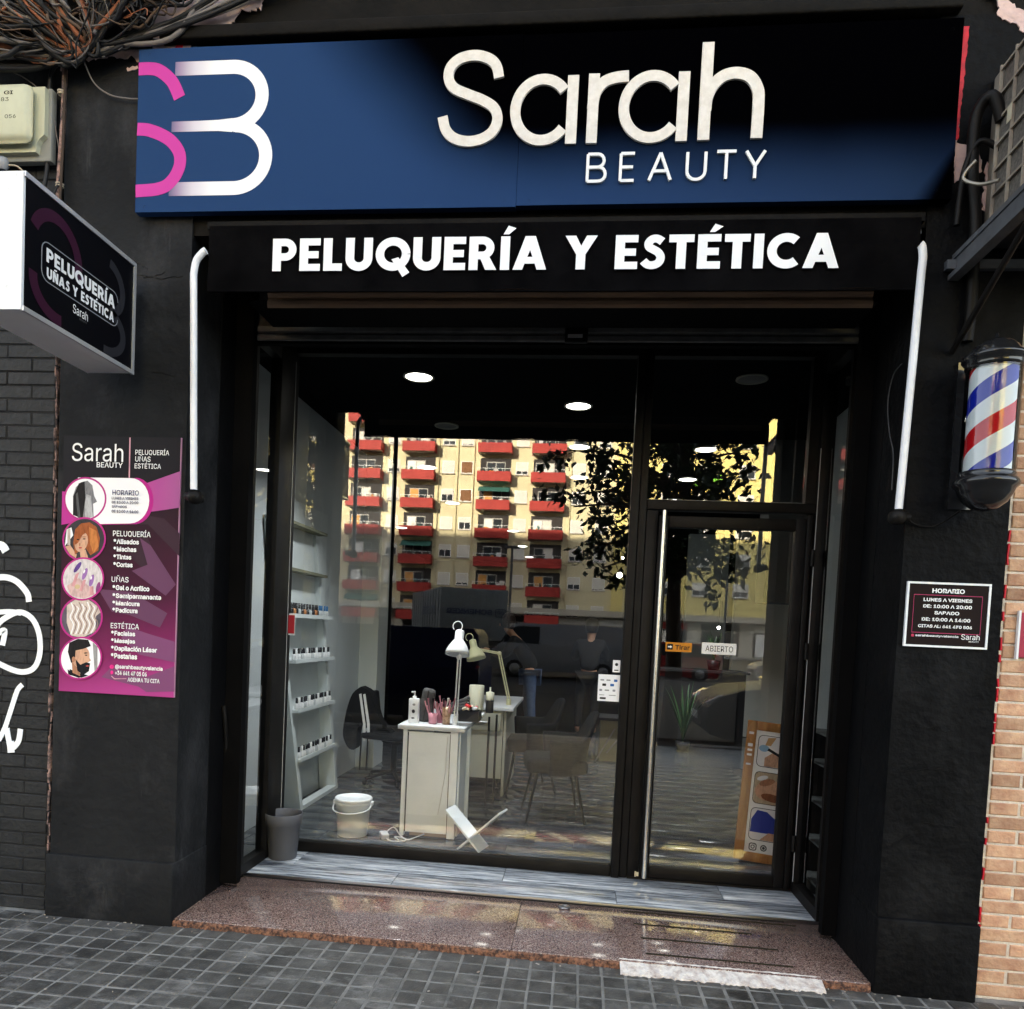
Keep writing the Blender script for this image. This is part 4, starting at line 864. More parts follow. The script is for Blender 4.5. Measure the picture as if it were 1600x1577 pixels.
T('copper_pipe', pp_, mat('dull_metal_pipe', (.30, .27, .22), .4, metal=.7), smoothpath([(1.41, -.12, 3.30), (1.385, -.10, 3.27), (1.38, -.10, 3.24), (1.42, -.14, 3.20), (1.46, -.2, 3.18)], 5), .007, 8)
m_pl = mat('broken_pink_plaster', (.62, .46, .42), .9, col2=(.46, .33, .32), scale=9, bump=.8, bscale=30, bdist=.01)
def patch(name, pts, y, mt=m_pl, amp=.006, parent=None):
    q = []
    for i in range(len(pts)):
        a = pts[i]; b = pts[(i + 1) % len(pts)]; k = max(2, int(math.hypot(b[0] - a[0], b[1] - a[1]) / .012))
        for j in range(k): t = j / k; q.append((a[0] + (b[0] - a[0]) * t + random.uniform(-amp, amp), a[1] + (b[1] - a[1]) * t + random.uniform(-amp, amp)))
    return MB().m(mt).prism(q, y, y + .006).build(name, parent or house)
patch('bare_plaster', [(1.375, 3.43), (1.40, 3.44), (1.43, 3.43), (1.47, 3.39), (1.49, 3.33), (1.42, 3.30), (1.385, 3.29)], -.004)
patch('bare_plaster', [(1.376, 3.58), (1.388, 3.56), (1.386, 3.45), (1.376, 3.42)], -.004, amp=.003)
patch('bare_plaster', [(1.50, 3.36), (1.535, 3.33), (1.53, 3.15), (1.495, 3.18)], -.004)
patch('bare_plaster', [(1.50, 3.92), (1.57, 3.88), (1.68, 3.80), (1.68, 3.88), (1.6, 3.93), (1.50, 4.0)], -.004)
patch('bare_plaster', [(1.46, 3.99), (1.50, 3.98), (1.50, 4.03), (1.46, 4.04)], -.004)
patch('red_paint_strip', [(1.366, 3.88), (1.398, 3.88), (1.394, 3.70), (1.390, 3.60), (1.388, 3.45), (1.3665, 3.45)], -.006, m_red, .0025)

# ------------------------------------------------------------------ top left: plaster, cables, meter box
patch('bare_plaster', [(-2.43, 3.85), (-2.36, 3.88), (-2.2, 3.895), (-2.10, 3.89), (-2.06, 3.86), (-1.98, 3.88), (-1.84, 3.89), (-1.83, 3.93), (-1.66, 3.95), (-1.64, 4.02), (-1.6, 4.07), (-1.5, 4.07), (-1.5, 4.2), (-2.0, 4.2), (-2.43, 3.93)], -.004, amp=.009)
patch('red_paint_strip', [(-1.90, 3.90), (-1.87, 3.98), (-1.85, 3.97), (-1.865, 3.895)], -.007, m_red, .004)
patch('bare_plaster', [(-2.12, 3.845), (-2.07, 3.85), (-2.07, 3.835), (-2.12, 3.83)], -.004, amp=.004)
cbl = thing('cable_bundle', 'tangled mass of old brown, black and copper coloured cables at the top left', 'cables')
cmats = [mat('cable_black', (.012, .012, .013), .5), mat('cable_brown', (.10, .065, .045), .7), mat('cable_beige', (.36, .30, .22), .7), mat('cable_dark_brown', (.045, .03, .022), .7), mat('cable_rust', (.28, .10, .05), .7), mat('cable_grey', (.16, .14, .13), .6)]
for k in range(150):
    t = random.random(); jit = random.uniform(.006, .030)
    x0 = random.uniform(-2.9, -2.6); z0 = random.uniform(3.87, 4.12)
    kx, kz = -2.30 + random.uniform(-.03, .03), 3.865 + random.uniform(-.02, .03)
    kind = k % 5
    if kind in (0, 4) and k > 45: kind = (1, 3)[k % 2]
    if kind == 0: pts = [(-2.95, random.uniform(-.2, -.03), random.uniform(3.84, 3.95)), (-2.6, random.uniform(-.2, -.05), random.uniform(3.82, 3.9)), (kx, -.08, kz), (-2.0, -.06, random.uniform(3.90, 3.96)), (-1.6, -.04, random.uniform(4.05, 4.15)), (-1.3, -.03, 4.2)]
    elif kind == 1: pts = [(x0, random.uniform(-.22, -.05), z0), ((x0 + kx) / 2, random.uniform(-.22, -.05), (z0 + kz) / 2 + random.uniform(-.03, .06)), (kx, -.09, kz), (kx + random.uniform(.08, .25), -.12, kz + random.uniform(.1, .25)), (kx + random.uniform(.1, .5), -.1, 4.25)]
    elif kind == 2:
        cx, cz, rr = random.uniform(-2.6, -1.9), random.uniform(4.0, 4.15), random.uniform(.06, .2); a0 = random.uniform(0, 6)
        pts = [(cx + rr * math.cos(a0 + q * .9), random.uniform(-.2, -.06), max(cz + rr * .6 * math.sin(a0 + q * .9), 3.88 + max(0, cx + 2.3) * .22)) for q in range(6)]
    elif kind == 3: pts = [(random.uniform(-2.9, -2.2), random.uniform(-.2, -.05), 4.25), (random.uniform(-2.6, -2.2), random.uniform(-.24, -.1), 4.02), (kx, -.1, kz), (random.uniform(-2.8, -2.5), -.1, random.uniform(3.83, 3.92))]
    else: pts = [(-2.95, random.uniform(-.15, -.03), random.uniform(3.95, 4.15)), (-2.55, random.uniform(-.2, -.06), random.uniform(3.93, 4.1)), (-2.2, -.1, random.uniform(3.93, 4.1)), (-1.95, -.08, random.uniform(3.98, 4.12)), (-1.7, -.05, 4.2)]
    T('cable', cbl, cmats[(0, 3, 1, 5, 0, 2, 3, 0, 5, 4, 1, 0, 3, 2)[(k * 7 + int(t * 5)) % 14]], smoothpath([tuple(Vector(p_) + Vector((random.gauss(0, jit), 0, random.gauss(0, jit)))) if 0 < i_ < len(pts) * 3 - 3 else p_ for i_, p_ in enumerate(smoothpath(pts, 3))], 3), random.choice((.0022, .003, .004, .004, .006, .008, .011)), 6)
B('cable_backing', cbl, mat('dark_hollow', (.012, .010, .009), .9), -2.95, -2.0, -.03, -.006, 3.92, 4.25)
T('cable', cbl, cmats[0], smoothpath([(-2.35, -.10, 3.86), (-2.2, -.08, 3.885), (-2.0, -.07, 3.92), (-1.8, -.06, 3.98), (-1.6, -.05, 4.06), (-1.4, -.04, 4.15)], 6), .009, 8)
T('cable', cbl, cmats[0], smoothpath([(-2.95, -.1, 3.80), (-2.7, -.1, 3.79), (-2.5, -.08, 3.80), (-2.36, -.07, 3.85)], 6), .012, 8)
T('cable', cbl, cmats[0], smoothpath([(-2.95, -.08, 3.83), (-2.7, -.08, 3.815), (-2.5, -.07, 3.82), (-2.33, -.07, 3.86)], 6), .012, 8)
T('cable', cbl, cmats[5], smoothpath([(-2.29, -.06, 3.85), (-2.26, -.03, 3.77), (-2.19, -.02, 3.72), (-2.10, -.02, 3.70), (-2.04, -.015, 3.70)], 6), .0035, 6)
dn = thing('downlead_cables', 'rusty brown conduit and black cables running down the wall joint', 'cables')
T('conduit', dn, m_crust, smoothpath([(-2.395, -.03, 3.90), (-2.40, -.03, 3.6), (-2.415, -.03, 3.3), (-2.41, -.03, 3.0), (-2.42, -.02, 2.6)], 5), [.011] * 21, 8)
T('conduit', dn, cmats[3], smoothpath([(-2.388, -.035, 3.90), (-2.39, -.04, 3.5), (-2.40, -.04, 3.2), (-2.405, -.03, 2.9)], 5), .006, 6)
T('black_cable', dn, cmats[0], smoothpath([(-2.37, -.04, 3.86), (-2.46, -.03, 3.82), (-2.475, -.02, 3.6), (-2.48, -.02, 3.4), (-2.50, -.03, 3.25), (-2.53, -.04, 3.0)], 5), .009, 8)
T('black_cable', dn, cmats[0], smoothpath([(-2.40, -.04, 3.35), (-2.42, -.05, 3.28), (-2.48, -.05, 3.15)], 5), .004, 6)
T('thin_wire', dn, cmats[5], smoothpath([(-2.80, -.05, 3.86), (-2.6, -.04, 3.80), (-2.48, -.02, 3.70), (-2.44, -.015, 3.55), (-2.42, -.02, 3.46)], 5), .0025, 6)
for z in (3.32, 3.72): MB().m(cmats[2]).lathe([(.015, -.004), (.018, 0), (.015, .004)], (-2.408, -.032, z), 12).lathe([(.015, .008), (.018, .012), (.015, .006)], (-2.408, -.032, z), 12).build('wire_tie', dn)
eb = thing('junction_box', 'cream plastic junction box with GI lettering above the projecting sign', 'electrical box')
m_eb = mat('aged_cream_plastic', (.52, .52, .38), .45, col2=(.42, .42, .31), scale=3); m_eg = mat('grey_box_back', (.22, .22, .2), .6)
B('back_plate', eb, m_eg, -2.95, -2.452, -.035, -.0, 3.43, 3.745, c=.004)
mb = MB().m(m_eb); mb.prism([(-2.95, 3.735), (-2.466, 3.735), (-2.466, 3.53), (-2.49, 3.51), (-2.50, 3.49), (-2.505, 3.455), (-2.95, 3.455)], -.06, -.0355); mb.build('flange', eb)
B('cover', eb, m_eb, -2.95, -2.50, -.115, -.0605, 3.475, 3.725, c=.03)
text('lettering', 'GI', eb, m_ink, -2.618, -2.575, 3.668, 3.684, -.1155, bold=.02)
text('lettering', '83', eb, m_ink, -2.632, -2.595, 3.640, 3.656, -.1155)
text('lettering', '056', eb, m_ink, -2.612, -2.560, 3.567, 3.583, -.1155)
MB().m(m_lg).lathe([(0, .0), (.02, 0), (.024, -.03), (.012, -.05)], (-2.66, -.06, 3.43), 12).build('cable_gland', eb)
T('gland_wire', eb, cmats[2], smoothpath([(-2.66, -.06, 3.40), (-2.60, -.05, 3.40), (-2.56, -.03, 3.36), (-2.52, -.015, 3.34)], 5), .004, 6)

# ================================================================== INTERIOR
m_iw = mat('interior_white_wall', (.56, .60, .61), .7, col2=(.51, .55, .56), scale=1.5, spec=.2)
m_iwd = mat('interior_grey_wall', (.10, .105, .105), .7, col2=(.07, .075, .075), scale=1.5)
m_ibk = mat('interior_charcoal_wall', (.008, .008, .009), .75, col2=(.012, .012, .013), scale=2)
m_ceil = mat('black_ceiling', (.0035, .004, .0045), .9, spec=.02)
sal = thing('salon_interior', 'salon room behind the glass with white side walls and black ceiling', 'room')
B('side_wall', sal, m_iw, -2.25, -2.10, .34, 3.9, .0, 3.06); B('side_wall', sal, m_iw, -2.45, -1.92, 3.9, 4.25, 0, 3.06)
B('front_return', sal, m_iwd, -2.25, -1.80, .31, .34, .0, 3.06); B('front_return', sal, m_iwd, 1.34, 2.2, .31, .34, 0, 3.06)
B('side_wall', sal, m_iw, 1.735, 1.85, .34, 3.05, .0, 3.06); B('beam', sal, m_iwd, 1.46, 1.85, 3.051, 3.35, 1.76, 3.06)
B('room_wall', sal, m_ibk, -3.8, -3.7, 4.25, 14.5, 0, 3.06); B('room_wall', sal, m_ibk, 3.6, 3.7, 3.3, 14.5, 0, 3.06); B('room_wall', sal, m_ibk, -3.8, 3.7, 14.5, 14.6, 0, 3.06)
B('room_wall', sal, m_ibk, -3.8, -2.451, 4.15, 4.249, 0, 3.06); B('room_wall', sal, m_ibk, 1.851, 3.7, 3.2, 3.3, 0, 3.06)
m_par = mat('partition_white', (.75, .76, .70), .7); B('partition', sal, m_par, 2.24, 3.59, 8.15, 8.3, .05, 3.04); B('partition', sal, mat('partition_teal_white', (.62, .70, .70), .7), 1.60, 2.20, 8.6, 8.75, .9, 3.04)
B('ceiling', sal, m_ceil, -3.8, 3.7, 1.16, 14.6, 3.05, 3.15); B('ceiling', sal, m_ceil, -2.25, -1.80, .30, 1.159, 3.05, 3.15); B('ceiling', sal, m_ceil, 1.33, 1.85, .30, 1.159, 3.05, 3.15)
fl_ = struct(B('floor', None, m_grout, -3.8, 3.7, 1.161, 14.6, -.02, .0395))
B('floor_bed', fl_, m_grout, -2.25, -1.801, .30, 1.16, -.02, .0395); B('floor_bed', fl_, m_grout, 1.331, 1.85, .30, 1.16, -.02, .0395)
y = 1.163; r = 0
while y < 5.2:
    x = -3.0 + (r * .47) % 1.2 if False else -2.62 + ((r * .43) % 1.2) - .6
    while x < 2.0:
        a = max(x, -2.09); b_ = min(x + 1.2, 1.73)
        if b_ - a > .05: plank(fl_, a + .0015, b_ - .0015, y, y + .212, .0455, m_plankin)
        x += 1.2
    y += .216; r += 1
stuff(MB().m(m_plankin).box(-3.7, 3.6, y, 14.5, .03, .0455).build('far_floor_tiles', fl_))
for (xa, xb) in ((-2.09, -1.803), (1.333, 1.73)): plank(fl_, xa, xb, .36, 1.15, .0455, m_plankin)
# downlights
m_lamp = mat('lit_diffuser', (1, .97, .88), .5, emit=2.0); m_off = mat('unlit_diffuser', (.12, .12, .12), .4); m_trim = mat('lamp_trim', (.3, .3, .24), .5)
lamps = [(-1.11, 1.62, 1, 'brightest ceiling light at the left, nearest the shop window'), (-.085, 2.2, 1, 'ceiling light near the middle of the shop window, lit'), (-1.13, 2.78, 0, 'unlit grey ceiling light between the two lit ones'),
         (.975, 1.6, 0, 'faint unlit ceiling fitting above the glass door'), (-.075, 3.375, 1, 'second lit ceiling light back in the middle row'), (-.075, 4.65, 1, 'third lit ceiling light back in the middle row'),
         (.985, 3.38, 1, 'nearest lit ceiling light seen through the pane over the door'), (1.01, 4.62, 1, 'second lit ceiling light seen through the pane over the door'), (1.02, 5.82, 1, 'third lit ceiling light seen through the pane over the door'),
         (-1.6, 4.33, 1, 'lit ceiling light over the balconies reflected at the left'), (-1.69, 6.43, 1, 'lit ceiling light at the left deep in the salon'), (-1.13, 8.94, 1, 'first of three small lights in a receding row'), (-1.13, 11.04, 1, 'second of three small lights in a receding row'), (-1.13, 13.03, 1, 'last of three small lights in a receding row'),
         (-2.96, 8.98, 1, 'small lit ceiling light deep at the far left')]
for (x, y, on, lab) in lamps:
    t = thing('ceiling_light', lab, 'ceiling light', (x, y, 3.05), 0, 'round ceiling lights in the salon'); rr = .085 if on else .08
    MB().m(m_trim).lathe([(rr, -.001), (rr + .015, -.004), (rr + .017, -.012), (rr + .004, -.014), (rr, -.008)], n=28).build('trim_ring', t)
    MB().m(m_lamp if on else m_off).lathe([(0, -.016), (rr * .7, -.014), (rr, -.009)], n=28).build('diffuser', t)
    pw = {(-1.11, 1.62): 3.6, (-.085, 2.2): .4, (1.01, 4.62): 2.0, (1.02, 5.82): 5.0}.get((x, y), 0)
    if pw:
        l = bpy.data.lights.new('bulb', 'AREA'); l.shape = 'DISK'; l.size = .2; l.energy = pw; l.color = (.93, .98, 1); l.spread = R(112)
        lo = bpy.data.objects.new('bulb', l); COL.objects.link(lo); lo.location = (0, 0, -.03); lo.parent = t
for x, y, z, rr, lab in ((.525, 7.5, 2.287, .038, 'bright bare bulb shining deep in the salon beside the door post'), (.556, 7.5, 2.528, .016, 'small bulb just above the bright bare bulb'), (1.807, 6.9, 1.608, .02, 'small round lit bulb above the open sign')):
    t = thing('lit_bulb', lab, 'bulb', (x, y, z)); MB().m(mat('lit_bulb_glass', (1, .98, .92), .3, emit=5)).lathe([(0, rr), (rr * .7, rr * .7), (rr, 0), (rr * .7, -rr * .7), (0, -rr)], n=14).build('globe', t); T('flex', t, BLACK, [(0, 0, rr), (0, 0, 3.04 - z)], .003, 5)
# ladder shelf
m_sh = mat('white_shelf', (.62, .66, .66), .5, col2=(.56, .60, .60), scale=4)
ls = thing('ladder_shelf', 'white leaning ladder shelf with rows of nail polish beside the window', 'shelf')
def lad(zz, near): # outer edge lines of the shelf front, leaning to the wall
    t = (zz - .05) / 2.1; return (2.02 + (-.32) * t) if near else (2.90 - .28 * t)
def rail_(ya_, yb_, x0=-2.09, x1=-1.95):
    zt = 2.12
    vs = []
    for z, sh_ in ((.046, 0), (zt, -.10)):
        t = z / zt
        for (dy) in (0, .055): vs += [(x0 + sh_ * .05, ya_ + (yb_ - ya_) * t + dy, z), (x1 + sh_, ya_ + (yb_ - ya_) * t + dy, z)]
    MB().m(m_sh).add(vs, [(0, 1, 3, 2), (4, 6, 7, 5), (0, 4, 5, 1), (2, 3, 7, 6), (0, 2, 6, 4), (1, 5, 7, 3)], False).build('side_rail', ls)
rail_(2.05, 1.55); rail_(2.86, 2.42)
B('back_panel', ls, m_sh, -2.085, -2.07, 1.72, 2.75, .34, 2.3)
B('foot_rail', ls, m_sh, -2.02, -1.95, 2.10, 2.86, .046, .075)
m_bt = [mat('polish_' + n_, c, .25) for n_, c in (('black', (.015, .015, .018)), ('white', (.6, .6, .6)), ('amber', (.35, .14, .05)), ('clear', (.4, .42, .42)), ('blue', (.04, .12, .25)))]
def bottle_mesh(cap, body):
    mb = MB(); mb.m(body).lathe([(0, 0), (.015, 0), (.0165, .004), (.016, .036), (.008, .044)], n=8); mb.m(cap).lathe([(.009, .044), (.0085, .082), (0, .083)], n=8)
    o = mb.build('tmpb'); me = o.data; bpy.data.objects.remove(o); me.name = 'nail_polish_bottle'; return me
bms = {k: bottle_mesh(m_bt[a], m_bt[b]) for k, (a, b) in {'dark': (0, 0), 'amber': (0, 2), 'bw': (0, 1), 'bc': (0, 3), 'ww': (1, 1), 'blue': (4, 3)}.items()}
names_ = ['top row', 'second row from the top', 'second row from the bottom', 'bottom row']
for r, z in enumerate((1.475, 1.155, .80, .435)):
    t = (z - .05) / 2.1; ya, yb = 2.05 - .5 * t, 2.90 - .44 * t
    B('shelf_board', ls, m_sh, -2.07, -1.955 + .01, ya + .03, yb, z - .02, z)
    B('lip', ls, m_sh, -1.952 + .008, -1.942, ya + .03, yb, z - .02, z + .008)
    for k in range(15):
        kind = ('dark', 'amber', 'dark', 'bc')[k % 4] if r == 0 else ('bw', 'ww', 'bw', 'bc')[k % 4]
        if r == 0 and k > 10: kind = 'blue'
        o = obj('nail_polish_bottle', bms[kind], None, (-1.975 + random.uniform(-.004, .004), ya + .075 + k * (yb - ya - .1) / 15, z + .001)); o.rotation_euler.z = random.random()
        tag(o, 'small capped nail polish bottle in the %s of the ladder shelf' % names_[r], 'bottle', 'nail polish bottles in the %s' % names_[r])
for z in (2.12, 1.80): B('empty_board', ls, mat('olive_board', (.16, .16, .11), .6), -2.07, -1.98, 1.62 + (2.12 - z) * .2, 2.50 + (2.12 - z) * .12, z - .02, z)
# bucket
m_buck = mat('white_plastic_bucket', (.86, .89, .92), .35, col2=(.80, .83, .85), scale=5)
bu = thing('bucket', 'white plastic lidded bucket on the floor inside the window', 'bucket', (-1.41, 1.545, .046))
MB().m(m_buck).lathe([(0, .0), (.092, .0), (.097, .006), (.112, .205), (.118, .206), (.118, .235), (.113, .236)], n=36).build('pail', bu)
MB().m(m_buck).lathe([(.1135, .225), (.121, .226), (.123, .243), (.118, .250), (.108, .250), (.106, .243), (0, .243)], n=36).build('lid', bu)
T('handle', bu, m_buck, smoothpath([(-.125, 0, .215), (-.11, -.08, .175), (-.03, -.126, .165), (.06, -.118, .17), (.115, -.06, .185), (.125, 0, .215)], 5), .0045, 8)
for s in (-1, 1): MB().m(m_buck).box(s * .112, s * .132, -.02, .02, .2, .228, c=.004).build('handle_lug', bu)
# nail desk nearest the glass
m_desk = mat('white_desk_panel', (.86, .90, .94), .35, col2=(.80, .85, .89), scale=5, rrough=.1); m_edge = mat('desk_gap', (.02, .02, .02), .7); m_top = mat('pale_desk_top', (.66, .68, .70), .25)
dk = thing('nail_desk', 'white nail desk with its narrow end towards the shop window', 'desk')
B('end_panel', dk, m_desk, -1.085, -.79, 1.632, 1.65, .07, .74)
B('corner_post', dk, m_desk, -1.112, -1.085, 1.615, 1.66, .046, .755); B('corner_post', dk, m_desk, -.795, -.745, 1.612, 1.66, .046, .755)
B('gap', dk, m_edge, -1.0855, -1.078, 1.6305, 1.6345, .07, .735); B('gap', dk, m_edge, -.802, -.795, 1.6305, 1.6345, .07, .735)
B('top', dk, m_top, -1.145, -.70, 1.585, 2.68, .757, .787, c=.003)
B('side_panel', dk, m_desk, -.752, -.735, 1.67, 1.95, .05, .755); B('side_panel', dk, m_desk, -1.11, -1.09, 1.67, 2.6, .05, .755)
B('inner_shelf', dk, m_desk, -1.085, -.755, 1.68, 2.0, .38, .395); B('rear_post', dk, m_desk, -.752, -.72, 2.02, 2.055, .046, .755)
B('kick_board', dk, mat('raw_board', (.30, .22, .12), .6), -1.05, -.78, 1.64, 1.66, .046, .069)
for (x, y) in ((-.66, 2.62), (-.62, 2.8)): T('metal_leg', dk, BLACK, [(x, y, .046), (x, y, .755)], .009)
# second table behind
d2 = thing('rear_desk', 'cream sided second desk standing behind the nail desk', 'desk')
m_cr = mat('cream_panel', (.38, .38, .32), .5, col2=(.33, .33, .28), scale=3)
B('top', d2, m_top, -1.02, -.50, 2.95, 4.1, .77, .80, c=.003); B('side_panel', d2, m_cr, -.58, -.56, 3.0, 4.05, .05, .768); B('end_panel', d2, m_cr, -.98, -.585, 2.98, 2.998, .20, .768)
B('drawer', d2, m_cr, -.95, -.60, 2.955, 2.979, .60, .745, c=.003); T('drawer_handle', d2, m_alu, [(-.84, 2.945, .67), (-.7, 2.945, .67)], .006)
# desk lamps
m_lw = mat('white_lamp_enamel', (.72, .74, .75), .25); m_lc = mat('cream_lamp_enamel', (.50, .50, .32), .3)
def lamp(label, mt, foot, knee, head, tilt, size=1.0):
    t = thing('desk_lamp', label, 'desk lamp')
    T('base_clamp', t, mt, [foot, (foot[0], foot[1], foot[2] + .05)], .018 * size, 10)
    MB().m(mt).box(foot[0] - .015, foot[0] + .015, foot[1] - .03, foot[1] + .03, foot[2] - .07, foot[2] - .0, c=.003).build('clamp_jaw', t)
    f2 = Vector(foot) + Vector((0, 0, .045)); k = Vector(knee); h = Vector(head)
    for dx in (-.008, .010): T('arm', t, mt, [f2 + Vector((dx, 0, 0)), k + Vector((dx, 0, 0))], .0055 * size, 6)
    if (h - k).length > .08:
        for dz in (-.006, .006): T('arm', t, mt, [k + Vector((0, 0, dz)), h + Vector((0, 0, dz))], .0045 * size, 6)
    MB().m(mt).lathe([(0, -.012), (.018, -.01), (.018, .01), (0, .012)], k, 12, Matrix.Rotation(R(90), 3, 'X').to_4x4()).build('joint', t)
    M = tilt.to_4x4()
    MB().m(mt).lathe([(0, .085), (.012, .083), (.027, .076), (.031, .064), (.031, .012), (.040, .002), (.062, -.03), (.079, -.068), (.083, -.092), (.080, -.092), (.060, -.035), (0, .0)], h, 28, M).build('shade', t)
    lp = [M @ Vector((.0 + .032 * math.cos(a) - .02, 0, .105 + .034 * math.sin(a))) + h for a in [R(-60 + 26 * i) for i in range(12)]]
    T('wire_loop', t, mt, lp, .0035, 6); return t
Rm3 = lambda ax, ay: (Matrix.Rotation(R(ax), 3, 'X') @ Matrix.Rotation(R(ay), 3, 'Y'))
lamp('tall white desk lamp clamped to the front corner of the nail desk', m_lw, (-.79, 1.74, .80), (-.785, 1.76, 1.24), (-.795, 1.77, 1.345), Rm3(-14, 2))
lamp('cream desk lamp bent over the rear desk', m_lc, (-.565, 3.2, .80), (-.66, 3.15, 1.24), (-.87, 3.1, 1.27), Rm3(-12, -16), 1.15)
# things on the desks
m_lot = mat('white_bottle', (.74, .75, .76), .35)
o = thing('lotion_bottle', 'white pump bottle at the left front corner of the nail desk', 'bottle', (-1.065, 1.70, .788))
B('body', o, m_lot, -.034, .034, -.022, .022, 0, .165, c=.006); MB().m(m_lot).lathe([(.013, .165), (.013, .18), (.005, .183), (.005, .205)], n=14).box(-.022, .006, -.006, .006, .200, .212, c=.002).build('pump', o)
MB().m(m_ink).poly(ell(0, .08, .011, .013), -.0226).poly(ell(-.002, .035, .012, .005), -.0226).m(m_lg).poly(ell(.002, .125, .01, .008), -.0226).build('label', o)
m_pnk = mat('pink_plastic', (.60, .27, .33), .4); m_pkd = mat('dusty_pink', (.35, .14, .18), .4); m_gld = mat('glitter_brown', (.22, .13, .08), .3, metal=.3, col2=(.45, .3, .2), scale=90); m_dg = mat('dark_grey_cloth', (.06, .06, .062), .8, col2=(.09, .09, .09), scale=30)
o = thing('hand_rest', 'dark grey padded hand rest standing behind the pump bottle', 'cushion'); MB().m(m_dg).obox((-1.0, 1.80, .90), (.09, .05, .24), (R(8), R(10), 0), .022).build('pad', o); MB().m(mat('seam', (.03, .03, .03), .8)).obox((-1.0, 1.772, .90), (.006, .006, .22), (R(8), R(10), 0)).build('seam', o)
for n_, (x, y, lab, mm) in enumerate([(-.94, 1.72, 'small pot of nail brushes beside the pump bottle', m_pnk), (-.90, 1.80, 'pot of files and brushes in the middle of the desk end', m_pkd), (-.85, 1.73, 'glittery brown cup of brushes beside the white lamp', m_gld)]):
    o = thing('brush_pot', lab, 'pot', (x, y, .788), 0, None); hgt = (.07, .09, .115)[n_]
    MB().m(mm).lathe([(0, 0), (.026, 0), (.031, hgt), (.028, hgt), (.024, .008), (0, .008)], n=18).build('cup', o)
    for k in range(8):
        a = k * .8 + n_; l_ = random.uniform(.12, .19); tx, ty = .05 * math.cos(a), .03 * math.sin(a)
        mt_ = random.choice([m_pnk, m_pkd, m_lot, m_ink, m_pnk])
        MB().m(mt_).tube([(tx * .2, ty * .2, .012), (tx, ty, l_ * .8), (tx * 1.15, ty * 1.15, l_)], [.003, .004, .006 if k % 3 else .009], 6).build('brush', o)
o = thing('black_box', 'black open box with red and cream nail articles on the nail desk', 'box'); mbk = mat('black_plastic', (.014, .014, .015), .4)
MB().m(mbk).box(-.80, -.66, 1.93, 2.11, .788, .792).box(-.80, -.795, 1.93, 2.11, .792, .86).box(-.665, -.66, 1.93, 2.11, .792, .86).box(-.795, -.665, 1.93, 1.935, .792, .86).box(-.795, -.665, 2.105, 2.11, .792, .86).build('tray', o)
m_rd = mat('red_article', (.6, .03, .03), .4); m_crm = mat('cream_article', (.6, .5, .38), .5)
for k in range(11): MB().m((m_rd, m_crm, m_lot, m_rd)[k % 4]).obox((random.uniform(-.775, -.685), random.uniform(1.95, 2.09), .868 + random.uniform(0, .03)), (.03, .02, .022), (random.random() * 3, random.random(), random.random() * 3), .004).build('article', o)
o = thing('paper_roll', 'cream paper towel roll standing on the rear end of the desks', 'paper roll', (-.76, 2.55, .788)); MB().m(mat('cream_paper', (.60, .60, .48), .8)).lathe([(.018, .215), (.055, .215), (.058, .21), (.058, .006), (.055, 0), (0, 0)], n=28).build('roll', o); MB().m(m_ink).lathe([(.0, .2149), (.018, .2149)], n=16).build('core', o)
o = thing('dark_bottle', 'dark bottle with cream pump beside the cream paper roll', 'bottle', (-.66, 2.60, .788)); MB().m(mbk).lathe([(0, 0), (.030, 0), (.032, .006), (.032, .13), (.02, .145)], n=20).build('body', o); MB().m(mat('cream_paper', (.6, .6, .48), .8)).lathe([(.032, .10), (.033, .102), (.033, .16), (.012, .165), (.006, .17), (.006, .2), (0, .201)], n=20).build('pump', o)
o = thing('lamp_dryer', 'pale nail dryer lying before the cream paper roll', 'nail dryer'); B('body', o, m_lot, -.80, -.67, 2.30, 2.42, .788, .808, c=.006)
o = thing('towel_stack', 'grey striped towels slumped beside the paper roll', 'towels')
for k in range(5): MB().m(m_dg).obox((-.885 + k * .004, 2.45, .80 + k * .021), (.13, .16, .018), (0, R(-8 - k * 3), 0), .006).build('towel', o)
T('power_lead', dk, mat('white_cable', (.6, .6, .6), .5), smoothpath([(-.815, 1.615, .72), (-.82, 1.61, .60), (-.822, 1.622, .5), (-.84, 1.622, .35), (-.86, 1.62, .2)], 6), .0018, 5)
# magazine rack
m_rk = mat('white_rack_board', (.84, .88, .91), .35)
o = thing('magazine_rack', 'white crossed board magazine rack on the floor against the glass', 'magazine rack', (-.60, 1.46, .046), R(-14))
for s, w_ in ((1, .0), (-1, .0)):
    a = R(46) * s
    MB().m(m_rk).obox((s * (.062 if s > 0 else -.0) - (.045 if s < 0 else 0) * 1, .0 + (.0 if s > 0 else .001), .128 if s > 0 else .118), (.012, .16 if s < 0 else .158, .37 if s > 0 else .34), (0, a, 0)).build('board', o)
# power strip
o = thing('power_strip', 'white power strip and tangled cables at the foot of the desk', 'power strip'); m_wc = mat('white_cable', (.6, .6, .6), .5)
MB().m(m_wc).obox((-1.19, 1.52, .066), (.05, .10, .035), (0, 0, R(24)), .006).build('block', o)
T('cable', o, m_wc, smoothpath([(-1.17, 1.52, .06), (-1.15, 1.46, .055), (-1.10, 1.44, .053), (-1.04, 1.47, .053), (-1.06, 1.53, .053), (-1.12, 1.52, .06), (-1.08, 1.46, .06)], 5), .0045, 6)
T('cable', o, m_wc, smoothpath([(-1.20, 1.56, .06), (-1.15, 1.60, .10), (-1.09, 1.56, .06), (-1.03, 1.50, .053), (-.98, 1.58, .056), (-.95, 1.64, .06)], 5), .0045, 6)
